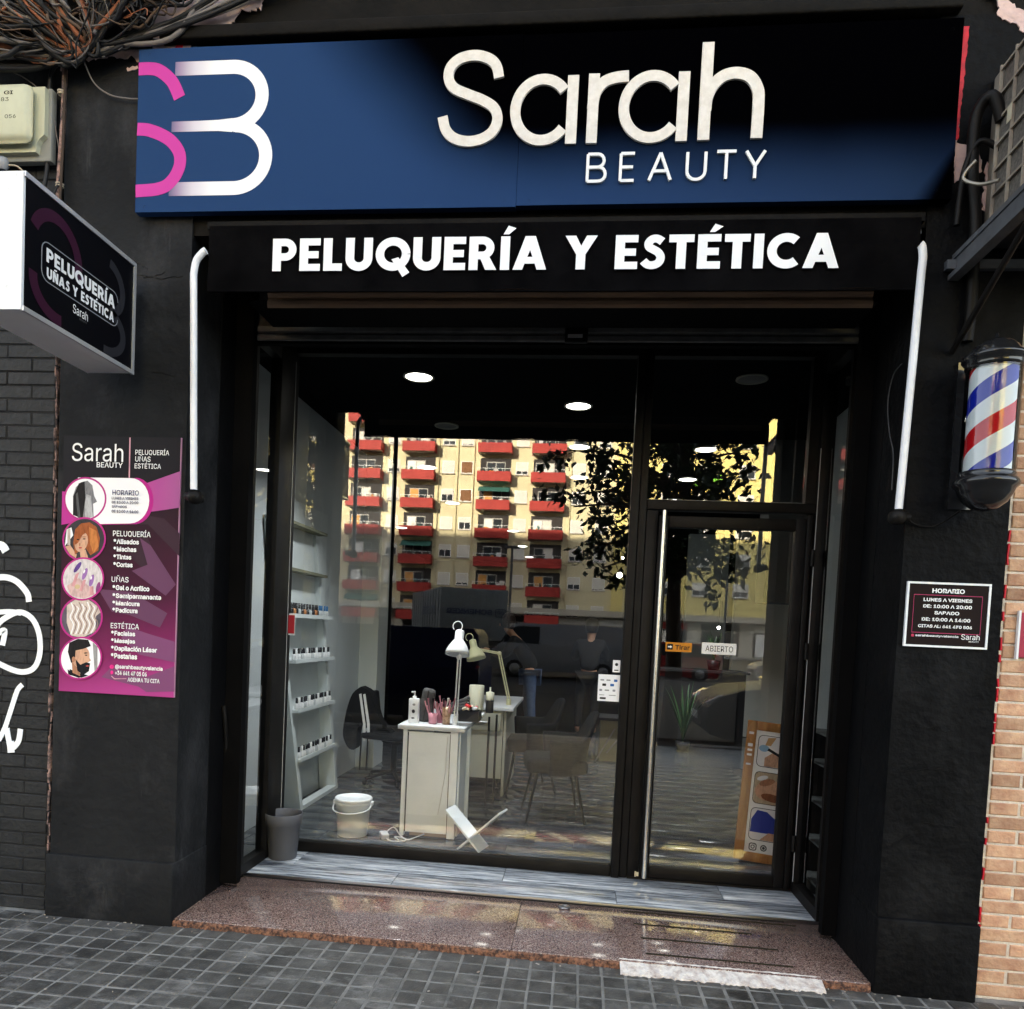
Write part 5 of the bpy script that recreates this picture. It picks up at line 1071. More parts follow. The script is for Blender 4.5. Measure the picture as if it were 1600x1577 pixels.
# padded chairs
m_ch = mat('dark_grey_upholstery', (.010, .0105, .0115), .8, spec=.08, col2=(.015, .0155, .0165), scale=30, bump=.2, bscale=200); m_lg2 = mat('black_chair_leg', (.003, .003, .003), .7, spec=.1)
def chair(label, loc, rz):
    t = thing('padded_chair', label, 'chair', loc, rz, 'dark padded tub chairs')
    bm = bmesh.new(); bmesh.ops.create_cube(bm, size=1)
    for v in bm.verts: v.co = (v.co.x * .46 * (1 - .06 * (v.co.z < 0)), v.co.y * .45, v.co.z * .11 + .41)
    bmesh.ops.bevel(bm, geom=bm.edges[:], offset=.045, segments=4, affect='EDGES', profile=.6); mb = MB().m(m_ch); mb.frombm(bm, True); mb.build('seat', t)
    n = 28; vs = []
    for i in range(n + 1):
        a = R(-195 + 210 * i / n - 0) ; s_ = abs(i - n / 2) / (n / 2)
        u_ = max(0, 1 - max(0, s_ - .10) / .38); u_ = u_ * u_ * (3 - 2 * u_); top = .615 + .20 * u_; bot = .35; dx, dy = math.cos(a), -math.sin(a) * (1 + .0 * u_)
        for (r1, z) in ((.235, bot), (.262, (bot + top) / 2), (.285 + .04 * u_, top - .02), (.275 + .04 * u_, top), (.25 + .03 * u_, top - .015), (.225, (bot + top) / 2), (.20, bot)): vs.append((dx * r1, dy * r1 * .98, z))
    m_ = 7; fs = [(i * m_ + k, i * m_ + (k + 1) % m_, (i + 1) * m_ + (k + 1) % m_, (i + 1) * m_ + k)[::-1] for i in range(n) for k in range(m_)] + [tuple(range(m_)), tuple(range(n * m_, n * m_ + m_))[::-1]]
    MB().m(m_ch).add(vs, fs, True).build('backrest', t)
    for sx in (-1, 1):
        for sy in (-1, 1): MB().m(m_lg2).tube([(sx * .15, sy * .14, .36), (sx * .23, sy * .215, 0)], [.014, .009], 8).build('leg', t)
    return t
chair('nearer dark grey padded tub chair with splayed legs behind the big pane', (-.13, 2.45, .046), R(-82))
chair('further dark grey padded tub chair beside the rear desk', (-.40, 3.40, .046), R(-74))
# office chair with a jacket
t = thing('office_chair', 'black office chair behind the white desk at the left', 'chair', (-1.56, 3.25, .046), R(78))
B('seat', t, mbk, -.23, .23, -.22, .22, .40, .46, c=.028); MB().m(mat('seat_pan_white', (.5, .5, .5), .4)).lathe([(0, .385), (.16, .388), (.20, .398), (0, .399)], n=24).build('seat_pan', t)
MB().m(mbk).obox((0, .24, .64), (.30, .05, .32), (R(-8), 0, 0), .022).build('backrest', t); T('stem', t, BLACK, [(0, 0, .10), (0, 0, .39)], .028, 12)
for k in range(5): a = k * 2 * PI / 5; T('base_leg', t, BLACK, [(0, 0, .11), (.27 * math.cos(a), .27 * math.sin(a), .06)], .015); MB().m(mbk).lathe([(0, -.018), (.025, -.016), (.028, 0), (.025, .006), (0, .018)], (.27 * math.cos(a), .27 * math.sin(a), .03), 12, Matrix.Rotation(R(90), 3, 'X').to_4x4()).build('caster', t)
jk = thing('jacket', 'black jacket with white stripes hanging over the office chair back', 'jacket', (-1.815, 3.12, .046)); jk.scale = (1.18, 1.6, 1.06)
def drape(mt, name, out, y, dy): MB().m(mt).prism(out, y, y + dy).build(name, jk)
jb = MB().m(mat('black_cloth', (.012, .012, .013), .85, bump=.4, bscale=20)); jb.prism(smoothpath([(-.02, .80), (.05, .76), (.09, .66), (.14, .52), (.24, .42), (.30, .38), (.28, .34), (.16, .36), (.10, .44), (.06, .42), (.02, .52), (-.03, .46), (-.04, .30), (-.09, .29), (-.13, .36), (-.14, .44), (-.12, .60), (-.08, .74), (-.02, .80)], 3)[:-1], -.02, .07); jb.build('body', jk)
for k in range(2): MB().m(m_lot).prism([(-.028 + k * .03, .74), (-.012 + k * .03, .745), (.028 + k * .032, .50), (.034 + k * .03, .36), (.016 + k * .03, .36), (.010 + k * .03, .50)], -.024, -.0205).build('stripe', jk)
for k in range(2): T('drawstring', jk, mbk, [(-.0 + k * .05, -.02, .42), (-.005 + k * .05, -.02, .12)], .006)
# plant pot/bin outside
pb = thing('waste_bin', 'plain grey plastic bin standing outside in the left window corner', 'bin', (-1.655, .965, .046))
MB().m(mat('grey_plastic_bin', (.095, .095, .105), .5, col2=(.08, .08, .088), scale=5)).lathe([(0, .0), (.076, .0), (.080, .005), (.098, .20), (.104, .202), (.109, .262), (.106, .266), (.101, .262), (.096, .205), (.074, .012), (0, .012)], n=40).build('bucket_body', pb)
MB().m(m_lg).lathe([(0, -.0845), (.003, -.0843)], (0, -.004, .12), 8, Matrix.Rotation(R(90), 3, 'X').to_4x4()).build('mark', pb)
# wood framed price board behind the door
ab = thing('framed_price_board', 'wooden framed board with three rounded treatment pictures leaning behind the door', 'notice board', (1.215, 1.62, .046)); ab.rotation_euler = (R(-12), R(4.5), R(-4))
m_wd = mat('varnished_oak', (.42, .20, .06), .4, col2=(.30, .13, .035), scale=6, stretch=(6, 6, 1.2), bump=.2)
W2, H2 = .42, .89
for q in ((0, .058, 0, H2), (W2 - .058, W2, 0, H2), (.0585, W2 - .0585, H2 - .058, H2), (.0585, W2 - .0585, 0, .058)): B('frame_bar', ab, m_wd, q[0] - .17, q[1] - .17, -.012, .012, q[2], q[3], c=.002)
B('white_panel', ab, m_wp, .0585 - .17, W2 - .0585 - .17, -.004, .004, .0585, H2 - .0585)
m_bl = mat('printed_blue', (.03, .05, .32), .5); m_lb2 = mat('glove_blue', (.25, .42, .62), .5)
for k, (zz, bgc) in enumerate(((.60, m_pw), (.365, pm_('tan_back', (.5, .4, .28))), (.135, m_pw))):
    x0, x1, z0, z1 = -.095, .175, zz, zz + .205; mb = MB(); mb.m(m_ink).poly(rrect(x0, x1, z0, z1, .03), -.0045).m(bgc).poly(rrect(x0 + .004, x1 - .004, z0 + .004, z1 - .004, .027), -.0048)
    if k == 0: mb.m(sk1).poly([(x0 + .05, z0 + .006), (x1 - .03, z0 + .006), (x1 - .02, z0 + .09), (x0 + .10, z0 + .10), (x0 + .05, z0 + .06)], -.0051).m(m_lb2).poly(ell(x0 + .04, z0 + .12, .032, .022), -.0052).m(mat('wood_tan', (.5, .3, .14), .5)).poly([(x0 + .045, z0 + .14), (x0 + .06, z0 + .19), (x0 + .11, z0 + .197), (x0 + .08, z0 + .14)], -.0051).m(m_ink).poly([(x0 + .06, z0 + .11), (x0 + .15, z0 + .07), (x0 + .155, z0 + .085), (x0 + .07, z0 + .125)], -.0054)
    if k == 1: mb.m(sk1).poly(ell(x0 + .10, z0 + .09, .09, .065, 12), -.0051).m(sk2).poly(ell(x0 + .08, z0 + .14, .05, .02, 20), -.0052).m(pm_('brown_wax', (.25, .1, .05))).poly(ell(x0 + .12, z0 + .045, .07, .025, -8), -.0053).m(m_pw).poly(ell(x0 + .05, z0 + .165, .035, .014, 20), -.0054)
    if k == 2: mb.m(m_bl).poly([(x0 + .006, z0 + .05), (x0 + .008, z0 + .13), (x0 + .04, z0 + .19), (x0 + .10, z0 + .185), (x0 + .16, z0 + .14), (x0 + .22, z0 + .13), (x0 + .22, z0 + .06), (x0 + .10, z0 + .05)], -.0051).m(sk1).poly([(x0 + .07, z0 + .006), (x0 + .24, z0 + .006), (x0 + .24, z0 + .05), (x0 + .12, z0 + .055)], -.0052)
    mb.build('rounded_picture', ab)
mb = MB().m(m_ink); stroke(mb, rrect(-.082, -.040, .072, .114, .012), .006, -.0052, -.0045, True); stroke(mb, [(x, z) for x, z in ell(-.061, .093, .010, .010)], .005, -.0052, -.0045, True); mb.poly(ell(-.050, .105, .0025, .0025), -.0053); mb.poly(ell(.005, .093, .020, .020), -.0052); mb.m(m_wp); stroke(mb, ell(.005, .093, .011, .011), .004, -.0058, -.0053, True); mb.build('social_icons', ab)
for k, z in enumerate((.80, .72, .69, .66, .60)): MB().m(m_pw).poly(rrect(-.158, -.128, z, z + (.016, .02, .014, .014, .012)[k], .003, 2), -.0135).build('painted_letter', ab)
# display cabinet behind the right side light
cbn = thing('display_cabinet', 'dark display cabinet with boxed goods behind the right side light', 'cabinet')
m_cab = mat('cabinet_dark', (.03, .03, .028), .6); B('back', cbn, m_cab, 1.70, 1.73, .36, 1.30, .046, .95); 
for z in (.12, .34, .56, .78, .95): B('shelf', cbn, mat('cabinet_shelf', (.22, .24, .24), .5), 1.36, 1.70, .36, 1.28, z - .012, z)
B('end_panel', cbn, m_cab, 1.36, 1.73, 1.281, 1.30, .046, .95); B('base', cbn, m_cab, 1.37, 1.69, .37, 1.27, .046, .106)
for r, z in enumerate((.121, .341, .561, .781)):
    for k in range(3):
        mm = random.choice([mat('dull_red_box', (.12, .03, .035), .5), mat('dull_grey_box', (.14, .14, .14), .5), mat('kraft_box', (.16, .12, .08), .6)]); yy = .72 + k * .17; hh = random.uniform(.09, .16)
        tag(MB().m(mm).box(1.42, 1.56, yy, yy + .12, z, z + hh, c=.004).m(m_lg).box(1.418, 1.4195, yy + .02, yy + .10, z + .02, z + .05).build('product_box'), '%s boxed product, %s on the %s cabinet shelf' % (('dull',) + (('nearest the glass', 'in the middle', 'furthest back')[k],) + (('lowest', 'second lowest', 'third', 'highest')[r],)), 'box', 'boxed goods in the display cabinet')
# dried flower ornaments on the side wall seen at right
wv = thing('wall_ornament', 'dark wiry flower ornament drawn up the wall behind the right side light', 'wall ornament')
for k in range(16):
    a = random.uniform(0, 6.28); cz = 1.36 + (k % 3) * .13; pts = [(1.72, .78 + .05 * math.cos(a + q * .8) * (1 - q * .12), cz + .06 * math.sin(a + q * .8) * (1 - q * .1)) for q in range(6)]
    T('wire', wv, BLACK, smoothpath(pts, 4), .002, 5)
wc = T('wall_cable', None, mat('grey_cable2', (.12, .12, .12), .5), smoothpath([(-2.09, .78, 1.6), (-2.09, .80, 1.3), (-2.09, .84, 1.05), (-2.09, .75, .9), (-2.09, .60, .8)], 6), .006, 6)
tag(wc, 'grey cable curling down the inner wall behind the left side light', 'cable')
hnd = T('shutter_rope', None, BLACK, smoothpath([(X1 + .012, .42, .98), (X1 + .016, .43, .90), (X1 + .014, .46, .75), (X1 + .015, .48, .55), (X1 + .015, .485, .42)], 5), .012, 8)
tag(hnd, 'short black rope with a worn metal end on the left entrance side', 'rope')
# reception desk, plant, persons in the rear
rc = thing('reception_desk', 'black reception desk in the dark rear of the salon', 'desk'); B('body', rc, mbk, .9, 2.15, 6.7, 7.3, .046, 1.02); B('top', rc, m_edge, .86, 2.19, 6.66, 7.34, 1.021, 1.05); B('front_panel', rc, mat('dull_panel', (.03, .03, .03), .5), 1.0, 2.05, 6.685, 6.699, .15, .9)
m_leaf = mat('strap_leaf', (.03, .075, .03), .4, col2=(.05, .11, .04), scale=9)
def strap_plant(label, loc, n, L, sp):
    t = thing('strap_leaf_plant', label, 'plant', loc); MB().m(mbk).lathe([(0, 0), (.07, 0), (.09, .13), (.085, .13), (0, .11)], n=16).build('pot', t)
    for k in range(n):
        a = k * 2.4; rr = random.uniform(.3, 1) * sp; l_ = L * random.uniform(.7, 1); d = Vector((math.cos(a), math.sin(a), 0)); s_ = Vector((-math.sin(a), math.cos(a), 0)); vs = []
        for q in range(7):
            u = q / 6; p = Vector((0, 0, .11)) + d * rr * u ** 1.3 + Vector((0, 0, l_ * (u - .25 * u * u * rr / sp))); wq = .018 * math.sin(PI * min(.97, u * .9 + .1)) ; vs += [p - s_ * wq, p + s_ * wq]
        MB().m(m_leaf).add(vs, [(2 * q, 2 * q + 1, 2 * q + 3, 2 * q + 2) for q in range(6)], True).build('leaf', t)
strap_plant('spiky green plant standing on the reception desk behind the door', (1.78, 6.95, 1.051), 12, .50, .2)
strap_plant('dark spiky plant low behind the glass door', (1.35, 6.3, .046), 12, .95, .32)
def person(label, loc, rz, top, legs, hair, seated=False, lean=.12):
    t = thing('person', label, 'person', loc, rz)
    J = dict(pel=(0, 0, .86), sp=(0, -.03, 1.02), ch=(0, -.03 - lean * .6, 1.20), nk=(0, -.05 - lean, 1.33), hd=(0, -.08 - lean * 1.3, 1.42), ht=(0, -.07 - lean * 1.4, 1.53),
             sl=(-.16, -.05 - lean * .9, 1.27), el=(-.23, -.16 - lean, 1.06), wl=(-.14, -.36 - lean, 1.10), hl=(-.10, -.44 - lean, 1.13), sr=(.16, -.05 - lean * .9, 1.27), er=(.24, -.15 - lean, 1.05), wr=(.16, -.36 - lean, 1.12), hr=(.12, -.44 - lean, 1.14),
             ll=(-.09, 0, .80), kl=(-.10, -.03, .46), al=(-.10, .02, .09), fl=(-.11, -.13, .04), lr=(.09, 0, .80), kr=(.11, .02, .46), ar=(.12, .06, .09), fr=(.13, -.09, .04))
    RR = dict(pel=.13, sp=.115, ch=.14, nk=.05, hd=.075, ht=.07, sl=.06, el=.042, wl=.028, hl=.035, sr=.06, er=.042, wr=.028, hr=.035, ll=.085, kl=.058, al=.04, fl=.035, lr=.085, kr=.058, ar=.04, fr=.035)
    E_ = 'pel-sp sp-ch ch-nk nk-hd hd-ht ch-sl sl-el el-wl wl-hl ch-sr sr-er er-wr wr-hr pel-ll ll-kl kl-al al-fl pel-lr lr-kr kr-ar ar-fr'.split()
    def skin(name, keys, grow, mt):
        ks = [k for k in J if k in keys]; ed = [tuple(e.split('-')) for e in E_]; ed = [(ks.index(a), ks.index(b)) for a, b in ed if a in ks and b in ks]
        me = bpy.data.meshes.new(name); me.from_pydata([J[k] for k in ks], ed, []); me.materials.append(mt); o = obj(name, me, t)
        sk_ = o.modifiers.new('skin', 'SKIN'); sk_.use_smooth_shade = True
        for i, k in enumerate(ks): q_ = (.72 if (name == 'body' and k in ('pel', 'sp', 'ch', 'll', 'lr', 'kl', 'kr', 'sl', 'sr', 'el', 'er')) else 1); me.skin_vertices[0].data[i].radius = ((RR[k] + grow) * q_, (RR[k] * .85 + grow) * q_)
        me.skin_vertices[0].data[0].use_root = True
        sb = o.modifiers.new('sub', 'SUBSURF'); sb.levels = 2; sb.render_levels = 2; return o
    skin('body', set(J), 0, sk1); skin('top', {'sp', 'ch', 'pel', 'sl', 'el', 'wl', 'sr', 'er', 'wr'}, .022, top); skin('trousers', {'pel', 'll', 'kl', 'al', 'lr', 'kr', 'ar'}, .018, legs)
    h = Vector(J['ht']); MB().m(hair).lathe([(0, .10), (.05, .085), (.085, .04), (.095, -.02), (.085, -.10), (.06, -.13), (0, -.1)], h + Vector((0, .025, .02)), 18).build('hair', t)
    for s in (-1, 1): MB().m(m_ink).lathe([(0, -.006), (.008, 0), (0, .006)], h + Vector((s * .03, -.085, -.04)), 8).build('eye', t)
    MB().m(sk2).lathe([(0, -.02), (.012, -.012), (.006, .02), (0, .022)], h + Vector((0, -.095, -.06)), 8).build('nose', t)
    for s, k in ((-1, 'hl'), (1, 'hr')):
        w_ = Vector(J[k])
        for f in range(4): MB().m(sk1).tube([w_ + Vector(((f - 1.5) * .016, -.02, 0)), w_ + Vector(((f - 1.5) * .018, -.055, -.01)), w_ + Vector(((f - 1.5) * .017, -.075 + .006 * abs(f - 1.5), -.035))], [.008, .0075, .006], 6).build('finger', t)
        MB().m(sk1).tube([w_ + Vector((-s * .03, -.0, 0)), w_ + Vector((-s * .05, -.03, -.012))], [.009, .007], 6).build('thumb', t)
    return t
m_jean = mat('blue_denim', (.05, .08, .16), .8, col2=(.07, .11, .2), scale=20)
person('stylist in black top and blue jeans bending forward in the dark rear', (-.62, 7.0, .046), R(-90), mat('black_cloth', (.012, .012, .013), .85), m_jean, pm_('brown_hair', (.08, .06, .05)), lean=.2)
person('dark haired person in black clothes at the back behind the tub chairs', (.17, 7.4, .046), R(175), mat('black_cloth', (.012, .012, .013), .85), mat('black_cloth', (.012, .012, .013), .85), hairb, lean=.08)
mr = thing('salon_shelf_unit', 'dim cream cabinet with angled bars in the rear right of the big pane', 'cabinet'); B('cabinet', mr, mat('dim_cream', (.20, .19, .13), .6), .30, .80, 5.2, 5.6, .046, .50); B('cabinet_top', mr, mbk, .26, .84, 5.16, 5.64, .501, .53)
for k in range(4): T('chrome_bar', mr, m_alu, [(.25 + k * .12, 5.1, .05 + .1 * (k % 2)), (.45 + k * .12, 5.12, .42)], .008)

# ================================================================== ACROSS THE STREET (seen mirrored in the glass)
YB = -71.0
ap = thing('apartment_block', 'tall yellow apartment block with rows of red fronted balconies', 'building')
m_yel = mat('yellow_facade', (.70, .59, .22), .8, col2=(.64, .54, .20), scale=.4); m_bei = mat('beige_facade', (.64, .57, .36), .8, col2=(.57, .51, .32), scale=.4)
m_redb = mat('red_balcony_panel', (.38, .04, .03), .6, col2=(.32, .035, .028), scale=.5); m_dk = mat('dark_recess', (.035, .03, .028), .7); m_wf = mat('white_window_frame', (.7, .7, .68), .5); m_wg = mat('window_glass_dark', (.03, .035, .04), .1); m_bl_ = mat('roller_blind', (.62, .60, .54), .6); m_blb = mat('brown_blind', (.18, .08, .03), .6); m_slab = mat('slab_grey', (.4, .37, .30), .8); m_grn = mat('green_awning', (.05, .15, .125), .7)
TOPZ = 31.0
B('wall', ap, m_bei, -40, 3.0, YB - 12, YB, 3.9, TOPZ); B('wall', ap, m_yel, 3.0, 34, YB - 12, YB + .5, 3.9, TOPZ - 2)
B('ground_floor', ap, mat('ground_floor_stone', (.42, .40, .34), .7), -40, 34, YB - 12, YB - .3, -.1, 3.6); B('cornice', ap, m_slab, -40, 34, YB - .3, YB + 1.2, 3.3, 3.9); B('roof_edge', ap, m_slab, -40.3, 3.3, YB - 12.3, YB + .3, TOPZ, TOPZ + .5)
cols = [(-37.3, -33.8), (-31.5, -28.2), (-24.1, -20.6), (-18.45, -15.15), (-10.8, -7.45), (-5.45, -2.05)]
wx = [-26.2, -19.5 + .0, -13.9, -12.0, -6.45, -.75, 1.7]
bmesh_cache = {}
for ci, (xa, xb) in enumerate(cols):
    for k in range(-4, 7):
        zt = 20.0 - 2.8 * k
        if zt > TOPZ: continue
        B('recess_shade', ap, m_dk, xa + .15, xb - .1, YB, YB + .02, zt - .9, zt + 1.5)  # flat panel on the wall; the recess's shade is in its dark colour
        bal = B('balcony', ap, m_redb, xa, xb, YB + 1.15, YB + 1.25, zt - .95, zt)
        MB().m(m_redb).box(xa, xa + .1, YB + .02, YB + 1.149, zt - .95, zt).box(xb - .1, xb, YB + .02, YB + 1.149, zt - .95, zt).m(m_slab).box(xa + .101, xb - .101, YB + .02, YB + 1.149, zt - .95, zt - .8).build('parapet_side', bal)
        mb = MB().m(m_wf); mb.box(xa, xb, YB + 1.18, YB + 1.22, zt + .26, zt + .30)
        for q in range(5): mb.box(xa + q * (xb - xa - .04) / 4, xa + .04 + q * (xb - xa - .04) / 4, YB + 1.18, YB + 1.22, zt, zt + .26)
        mb.build('railing', bal)
        a = xa + .3 + random.random() * .5; wb = B('balcony_window', ap, mat('dull_frame', (.38, .37, .34), .5), a, a + 1.9, YB + .03, YB + .08, zt - .75, zt + 1.15)
        MB().m(random.choice([m_wg, m_wg, m_bl_, mat('amber_curtain', (.6, .3, .08), .7), m_wf])).box(a + .08, a + .9, YB + .081, YB + .09, zt - .6, zt + 1.05).m(random.choice([m_wg, m_bl_, m_wg])).box(a + 1.0, a + 1.82, YB + .081, YB + .09, zt - .6, zt + 1.05).build('pane', wb)
        for q in range(3):
            if random.random() < .7: px_ = random.uniform(xa + .4, xb - .5); B('balcony_item', bal, random.choice([m_wf, m_or, m_bl_, m_grn, m_dk]), px_, px_ + random.uniform(.15, .5), YB + .7, YB + .9, zt - .8, zt + random.uniform(.1, .5))
        if (ci * 3 + k * 5) % 7 == 1: MB().m(m_grn).add([(xa + .1, YB + .05, zt + 1.45), (xb - .1, YB + .05, zt + 1.45), (xb - .1, YB + 1.1, zt + .85), (xa + .1, YB + 1.1, zt + .85)], [(0, 1, 2, 3)], False).build('balcony_awning', ap)
def window(x, z, w_=1.25, h_=1.25, y=YB, kind=None):
    f = B('window', ap, m_wf, x - w_ / 2, x + w_ / 2, y, y + .06, z - h_ / 2, z + h_ / 2); kind = kind if kind is not None else random.random(); mb = MB()
    cut = z + h_ / 2 - .08 - (h_ - .16) * (1 if kind < .35 else kind)
    mb.m(m_blb if .30 < kind < .38 else m_bl_).box(x - w_ / 2 + .08, x + w_ / 2 - .08, y + .061, y + .075, max(cut, z - h_ / 2 + .08), z + h_ / 2 - .08)
    if kind >= .35: mb.m(m_wg).box(x - w_ / 2 + .08, x - .04, y + .061, y + .07, z - h_ / 2 + .08, cut).box(x + .04, x + w_ / 2 - .08, y + .061, y + .07, z - h_ / 2 + .08, cut)
    mb.build('pane', f); B('sill', f, m_slab, x - w_ / 2 - .05, x + w_ / 2 + .05, y, y + .18, z - h_ / 2 - .09, z - h_ / 2 - .005)
for x in wx:
    for k in range(-3, 7): window(x, 17.75 - 2.8 * k)
for x in (15.3, 19.2, 24.0, 8.0, 11.5):
    for k in range(-2, 5): window(x, 17.8 - 2.85 * k, 1.5, 1.3, YB + .5)
for x in (-26.9, -14.9, -12.95, -11.3, -1.5, 4.2, 14.2, 21.5): T('drain_pipe', ap, m_bei, [(x, YB + (.6 if x > 3 else .1), 4), (x, YB + (.6 if x > 3 else .1), 30)], .07)
B('green_blind', ap, mat('lime_awning', (.20, .50, .05), .7), 10.2, 12.9, YB + .52, YB + 1.0, 16.2, 17.4)
for k, x in enumerate(range(-38, 34, 5)):
    s = B('shop_window', ap, m_wg, x, x + 3.6, YB - .31, YB - .26, .1, 2.4); B('shutter', s, (m_bl_, m_dk, m_wf)[k % 3], x + .2, x + 1.9, YB - .255, YB - .23, .12, 2.3); B('shop_board', ap, (m_wf, m_redb, m_dk, m_bl_)[k % 4], x, x + 3.6, YB - .29, YB - .2, 2.5, 3.1)
ch_ = B('roof_room', ap, m_redb, -25.2, -22.6, YB - 4, YB - 1, TOPZ + .5, TOPZ + 3)
# tree on the pavement behind the viewer
def tree(label, base, h, cr, cc, nl, leaf, seed, hue):
    random.seed(seed); t = thing('street_tree', label, 'tree', base); bark = mat('tree_bark', (.06, .045, .035), .9, col2=(.10, .085, .07), scale=12, bump=.8, bscale=25); lf = mat('tree_leaf' + str(hue), (.012, .026, .009), .5, col2=(.028, .05, .006), scale=1.5, spec=.25)
    MB().m(bark).tube(smoothpath([(0, 0, 0), (.03, .02, 1.0), (-.03, 0, 2.1), (.04, -.02, 3.2), (0, .03, h * .8)], 4), [.13 - .005 * i for i in range(17)], 10).build('trunk', t)
    lv = []; lm = MB().m(bark); tw = []
    for b in range(26):
        a = b * 2.399; z0 = 2.2 + (h * .72 - 2.2) * b / 26; u = random.uniform(.65, 1.0); zt = cc[2] + cr[2] * (-.75 + 1.6 * b / 26)
        end = Vector((cc[0] + cr[0] * u * math.cos(a) * math.sqrt(max(.15, 1 - ((zt - cc[2]) / cr[2]) ** 2)), cc[1] + cr[1] * u * math.sin(a) * math.sqrt(max(.15, 1 - ((zt - cc[2]) / cr[2]) ** 2)), zt))
        st_ = Vector((0, 0, z0)); mid = st_.lerp(end, .5) + Vector((0, 0, .18)); pth = smoothpath([st_, mid, end], 5); lm.tube(pth, [.035 - .0026 * i for i in range(11)], 6)
        for q in range(9):
            p = Vector(pth[random.randint(4, 10)]); e2 = p + Vector((random.uniform(-.45, .45), random.uniform(-.4, .4), random.uniform(-.35, .4))); lm.tube([p, e2], [.008, .003], 4); tw += [e2, p.lerp(e2, .6)]
    lm.build('limbs', t); lb_ = MB().m(lf)
    for k in range(nl):
        p = random.choice(tw) + Vector((random.gauss(0, .075), random.gauss(0, .075), random.gauss(0, .07))); d = Vector((random.uniform(-1, 1), random.uniform(-1, 1), random.uniform(-1.2, .2))).normalized(); s_ = d.orthogonal().normalized(); s_.rotate(Quaternion(d, random.random() * 6.28)); L = leaf * random.uniform(.7, 1.2); wv_ = L * .27; n_ = d.cross(s_) * L * .06
        lb_.add([p, p + d * L * .45 + s_ * wv_ + n_, p + d * L, p + d * L * .45 - s_ * wv_ + n_], [(0, 1, 2, 3)], False)
    stuff(lb_.build('crown', t)); return t
tree('broad leaved street tree mirrored in the right of the window and over the door', (1.25, -4.8, 0), 5.6, (1.38, 1.0, 1.6), (-.3, 0, 3.4), 4500, .135, 3, 0)
tree('distant street tree on the far pavement at the left', (-30, -66.8, 0), 6.5, (2.2, 2, 2.2), (0, 0, 4.4), 2600, .3, 9, 1)
random.seed(77)
# lorry with mirrored lettering
lo = thing('box_lorry', 'grey box lorry lettered DB SCHENKER parked across the road', 'lorry', (-5.3, -32.7, -.12), R(-21))
m_lry = mat('grey_lorry_box', (.17, .18, .18), .6, col2=(.14, .15, .15), scale=1.5); m_tyre = mat('tyre_rubber', (.02, .02, .02), .8); m_hub = mat('wheel_hub', (.3, .3, .3), .4)
B('rear_box', lo, m_lry, -1.75, 1.75, -9.6, -.02, 1.05, 3.65, c=.03); 
for k in range(12): B('box_rib', lo, m_lry, -1.79, -1.752, -9.3 + k * .8, -9.26 + k * .8, 1.1, 3.6)
for k in range(9): B('door_rib', lo, m_lry, -1.2 + k * .3, -1.18 + k * .3, -.019, .005, 1.15, 3.55)
B('chassis', lo, m_dk, -1.5, 1.5, -12, -.1, .62, 1.04); B('cab', lo, m_wf, -1.25, 1.25, -12.4, -9.8, .62, 3.1, c=.15); B('windscreen', lo, m_wg, -1.1, 1.1, -12.43, -12.39, 1.8, 2.8)
for y in (-1.6, -2.8, -11.2):
    for s in (-1, 1):
        wl = MB().m(m_tyre).lathe([(.2, -.14), (.46, -.14), (.5, -.08), (.5, .08), (.46, .14), (.2, .14)], (s * 1.3, y, .5), 20, Matrix.Rotation(R(90), 3, 'Y').to_4x4()).build('wheel', lo); MB().m(m_hub).lathe([(0, -.15), (.2, -.142), (.2, .142), (0, .15)], (s * 1.3, y, .5), 14, Matrix.Rotation(R(90), 3, 'Y').to_4x4()).build('rim', wl)
B('bumper', lo, m_dk, -1.3, 1.3, -.12, .0, .45, .6)
m_navy = mat('lorry_navy_print', (.02, .03, .07), .5); MR = Matrix(((-1, 0, 0, 0), (0, -1, 0, 0), (0, 0, 1, 0), (0, 0, 0, 1)))
text('lettering', 'SCHENKER', lo, m_navy, -.95, 1.45, 2.35, 2.62, -.012, bold=.03, M=MR)
mb = MB().m(m_navy); stroke(mb, rrect(-1.62, -1.12, 2.28, 2.66, .06), .05, -.010, -.006, True); mb.v = [tuple(MR @ Vector(v)) for v in mb.v]; mb.build('logo_frame', lo); text('lettering', 'DB', lo, m_navy, -1.55, -1.2, 2.36, 2.58, -.012, bold=.03, M=MR)
MRL = Matrix(((0, 1, 0, -1.80), (-1, 0, 0, 0), (0, 0, 1, 0), (0, 0, 0, 1)))
MRL = Matrix(((0, 1, 0, -1.802), (-1, 0, 0, 0), (0, 0, 1, 0), (0, 0, 0, 1)))
text('lettering', 'SCHENKER', lo, m_navy, 1.2, 5.4, 2.3, 2.75, -.0, bold=.03, M=MRL)
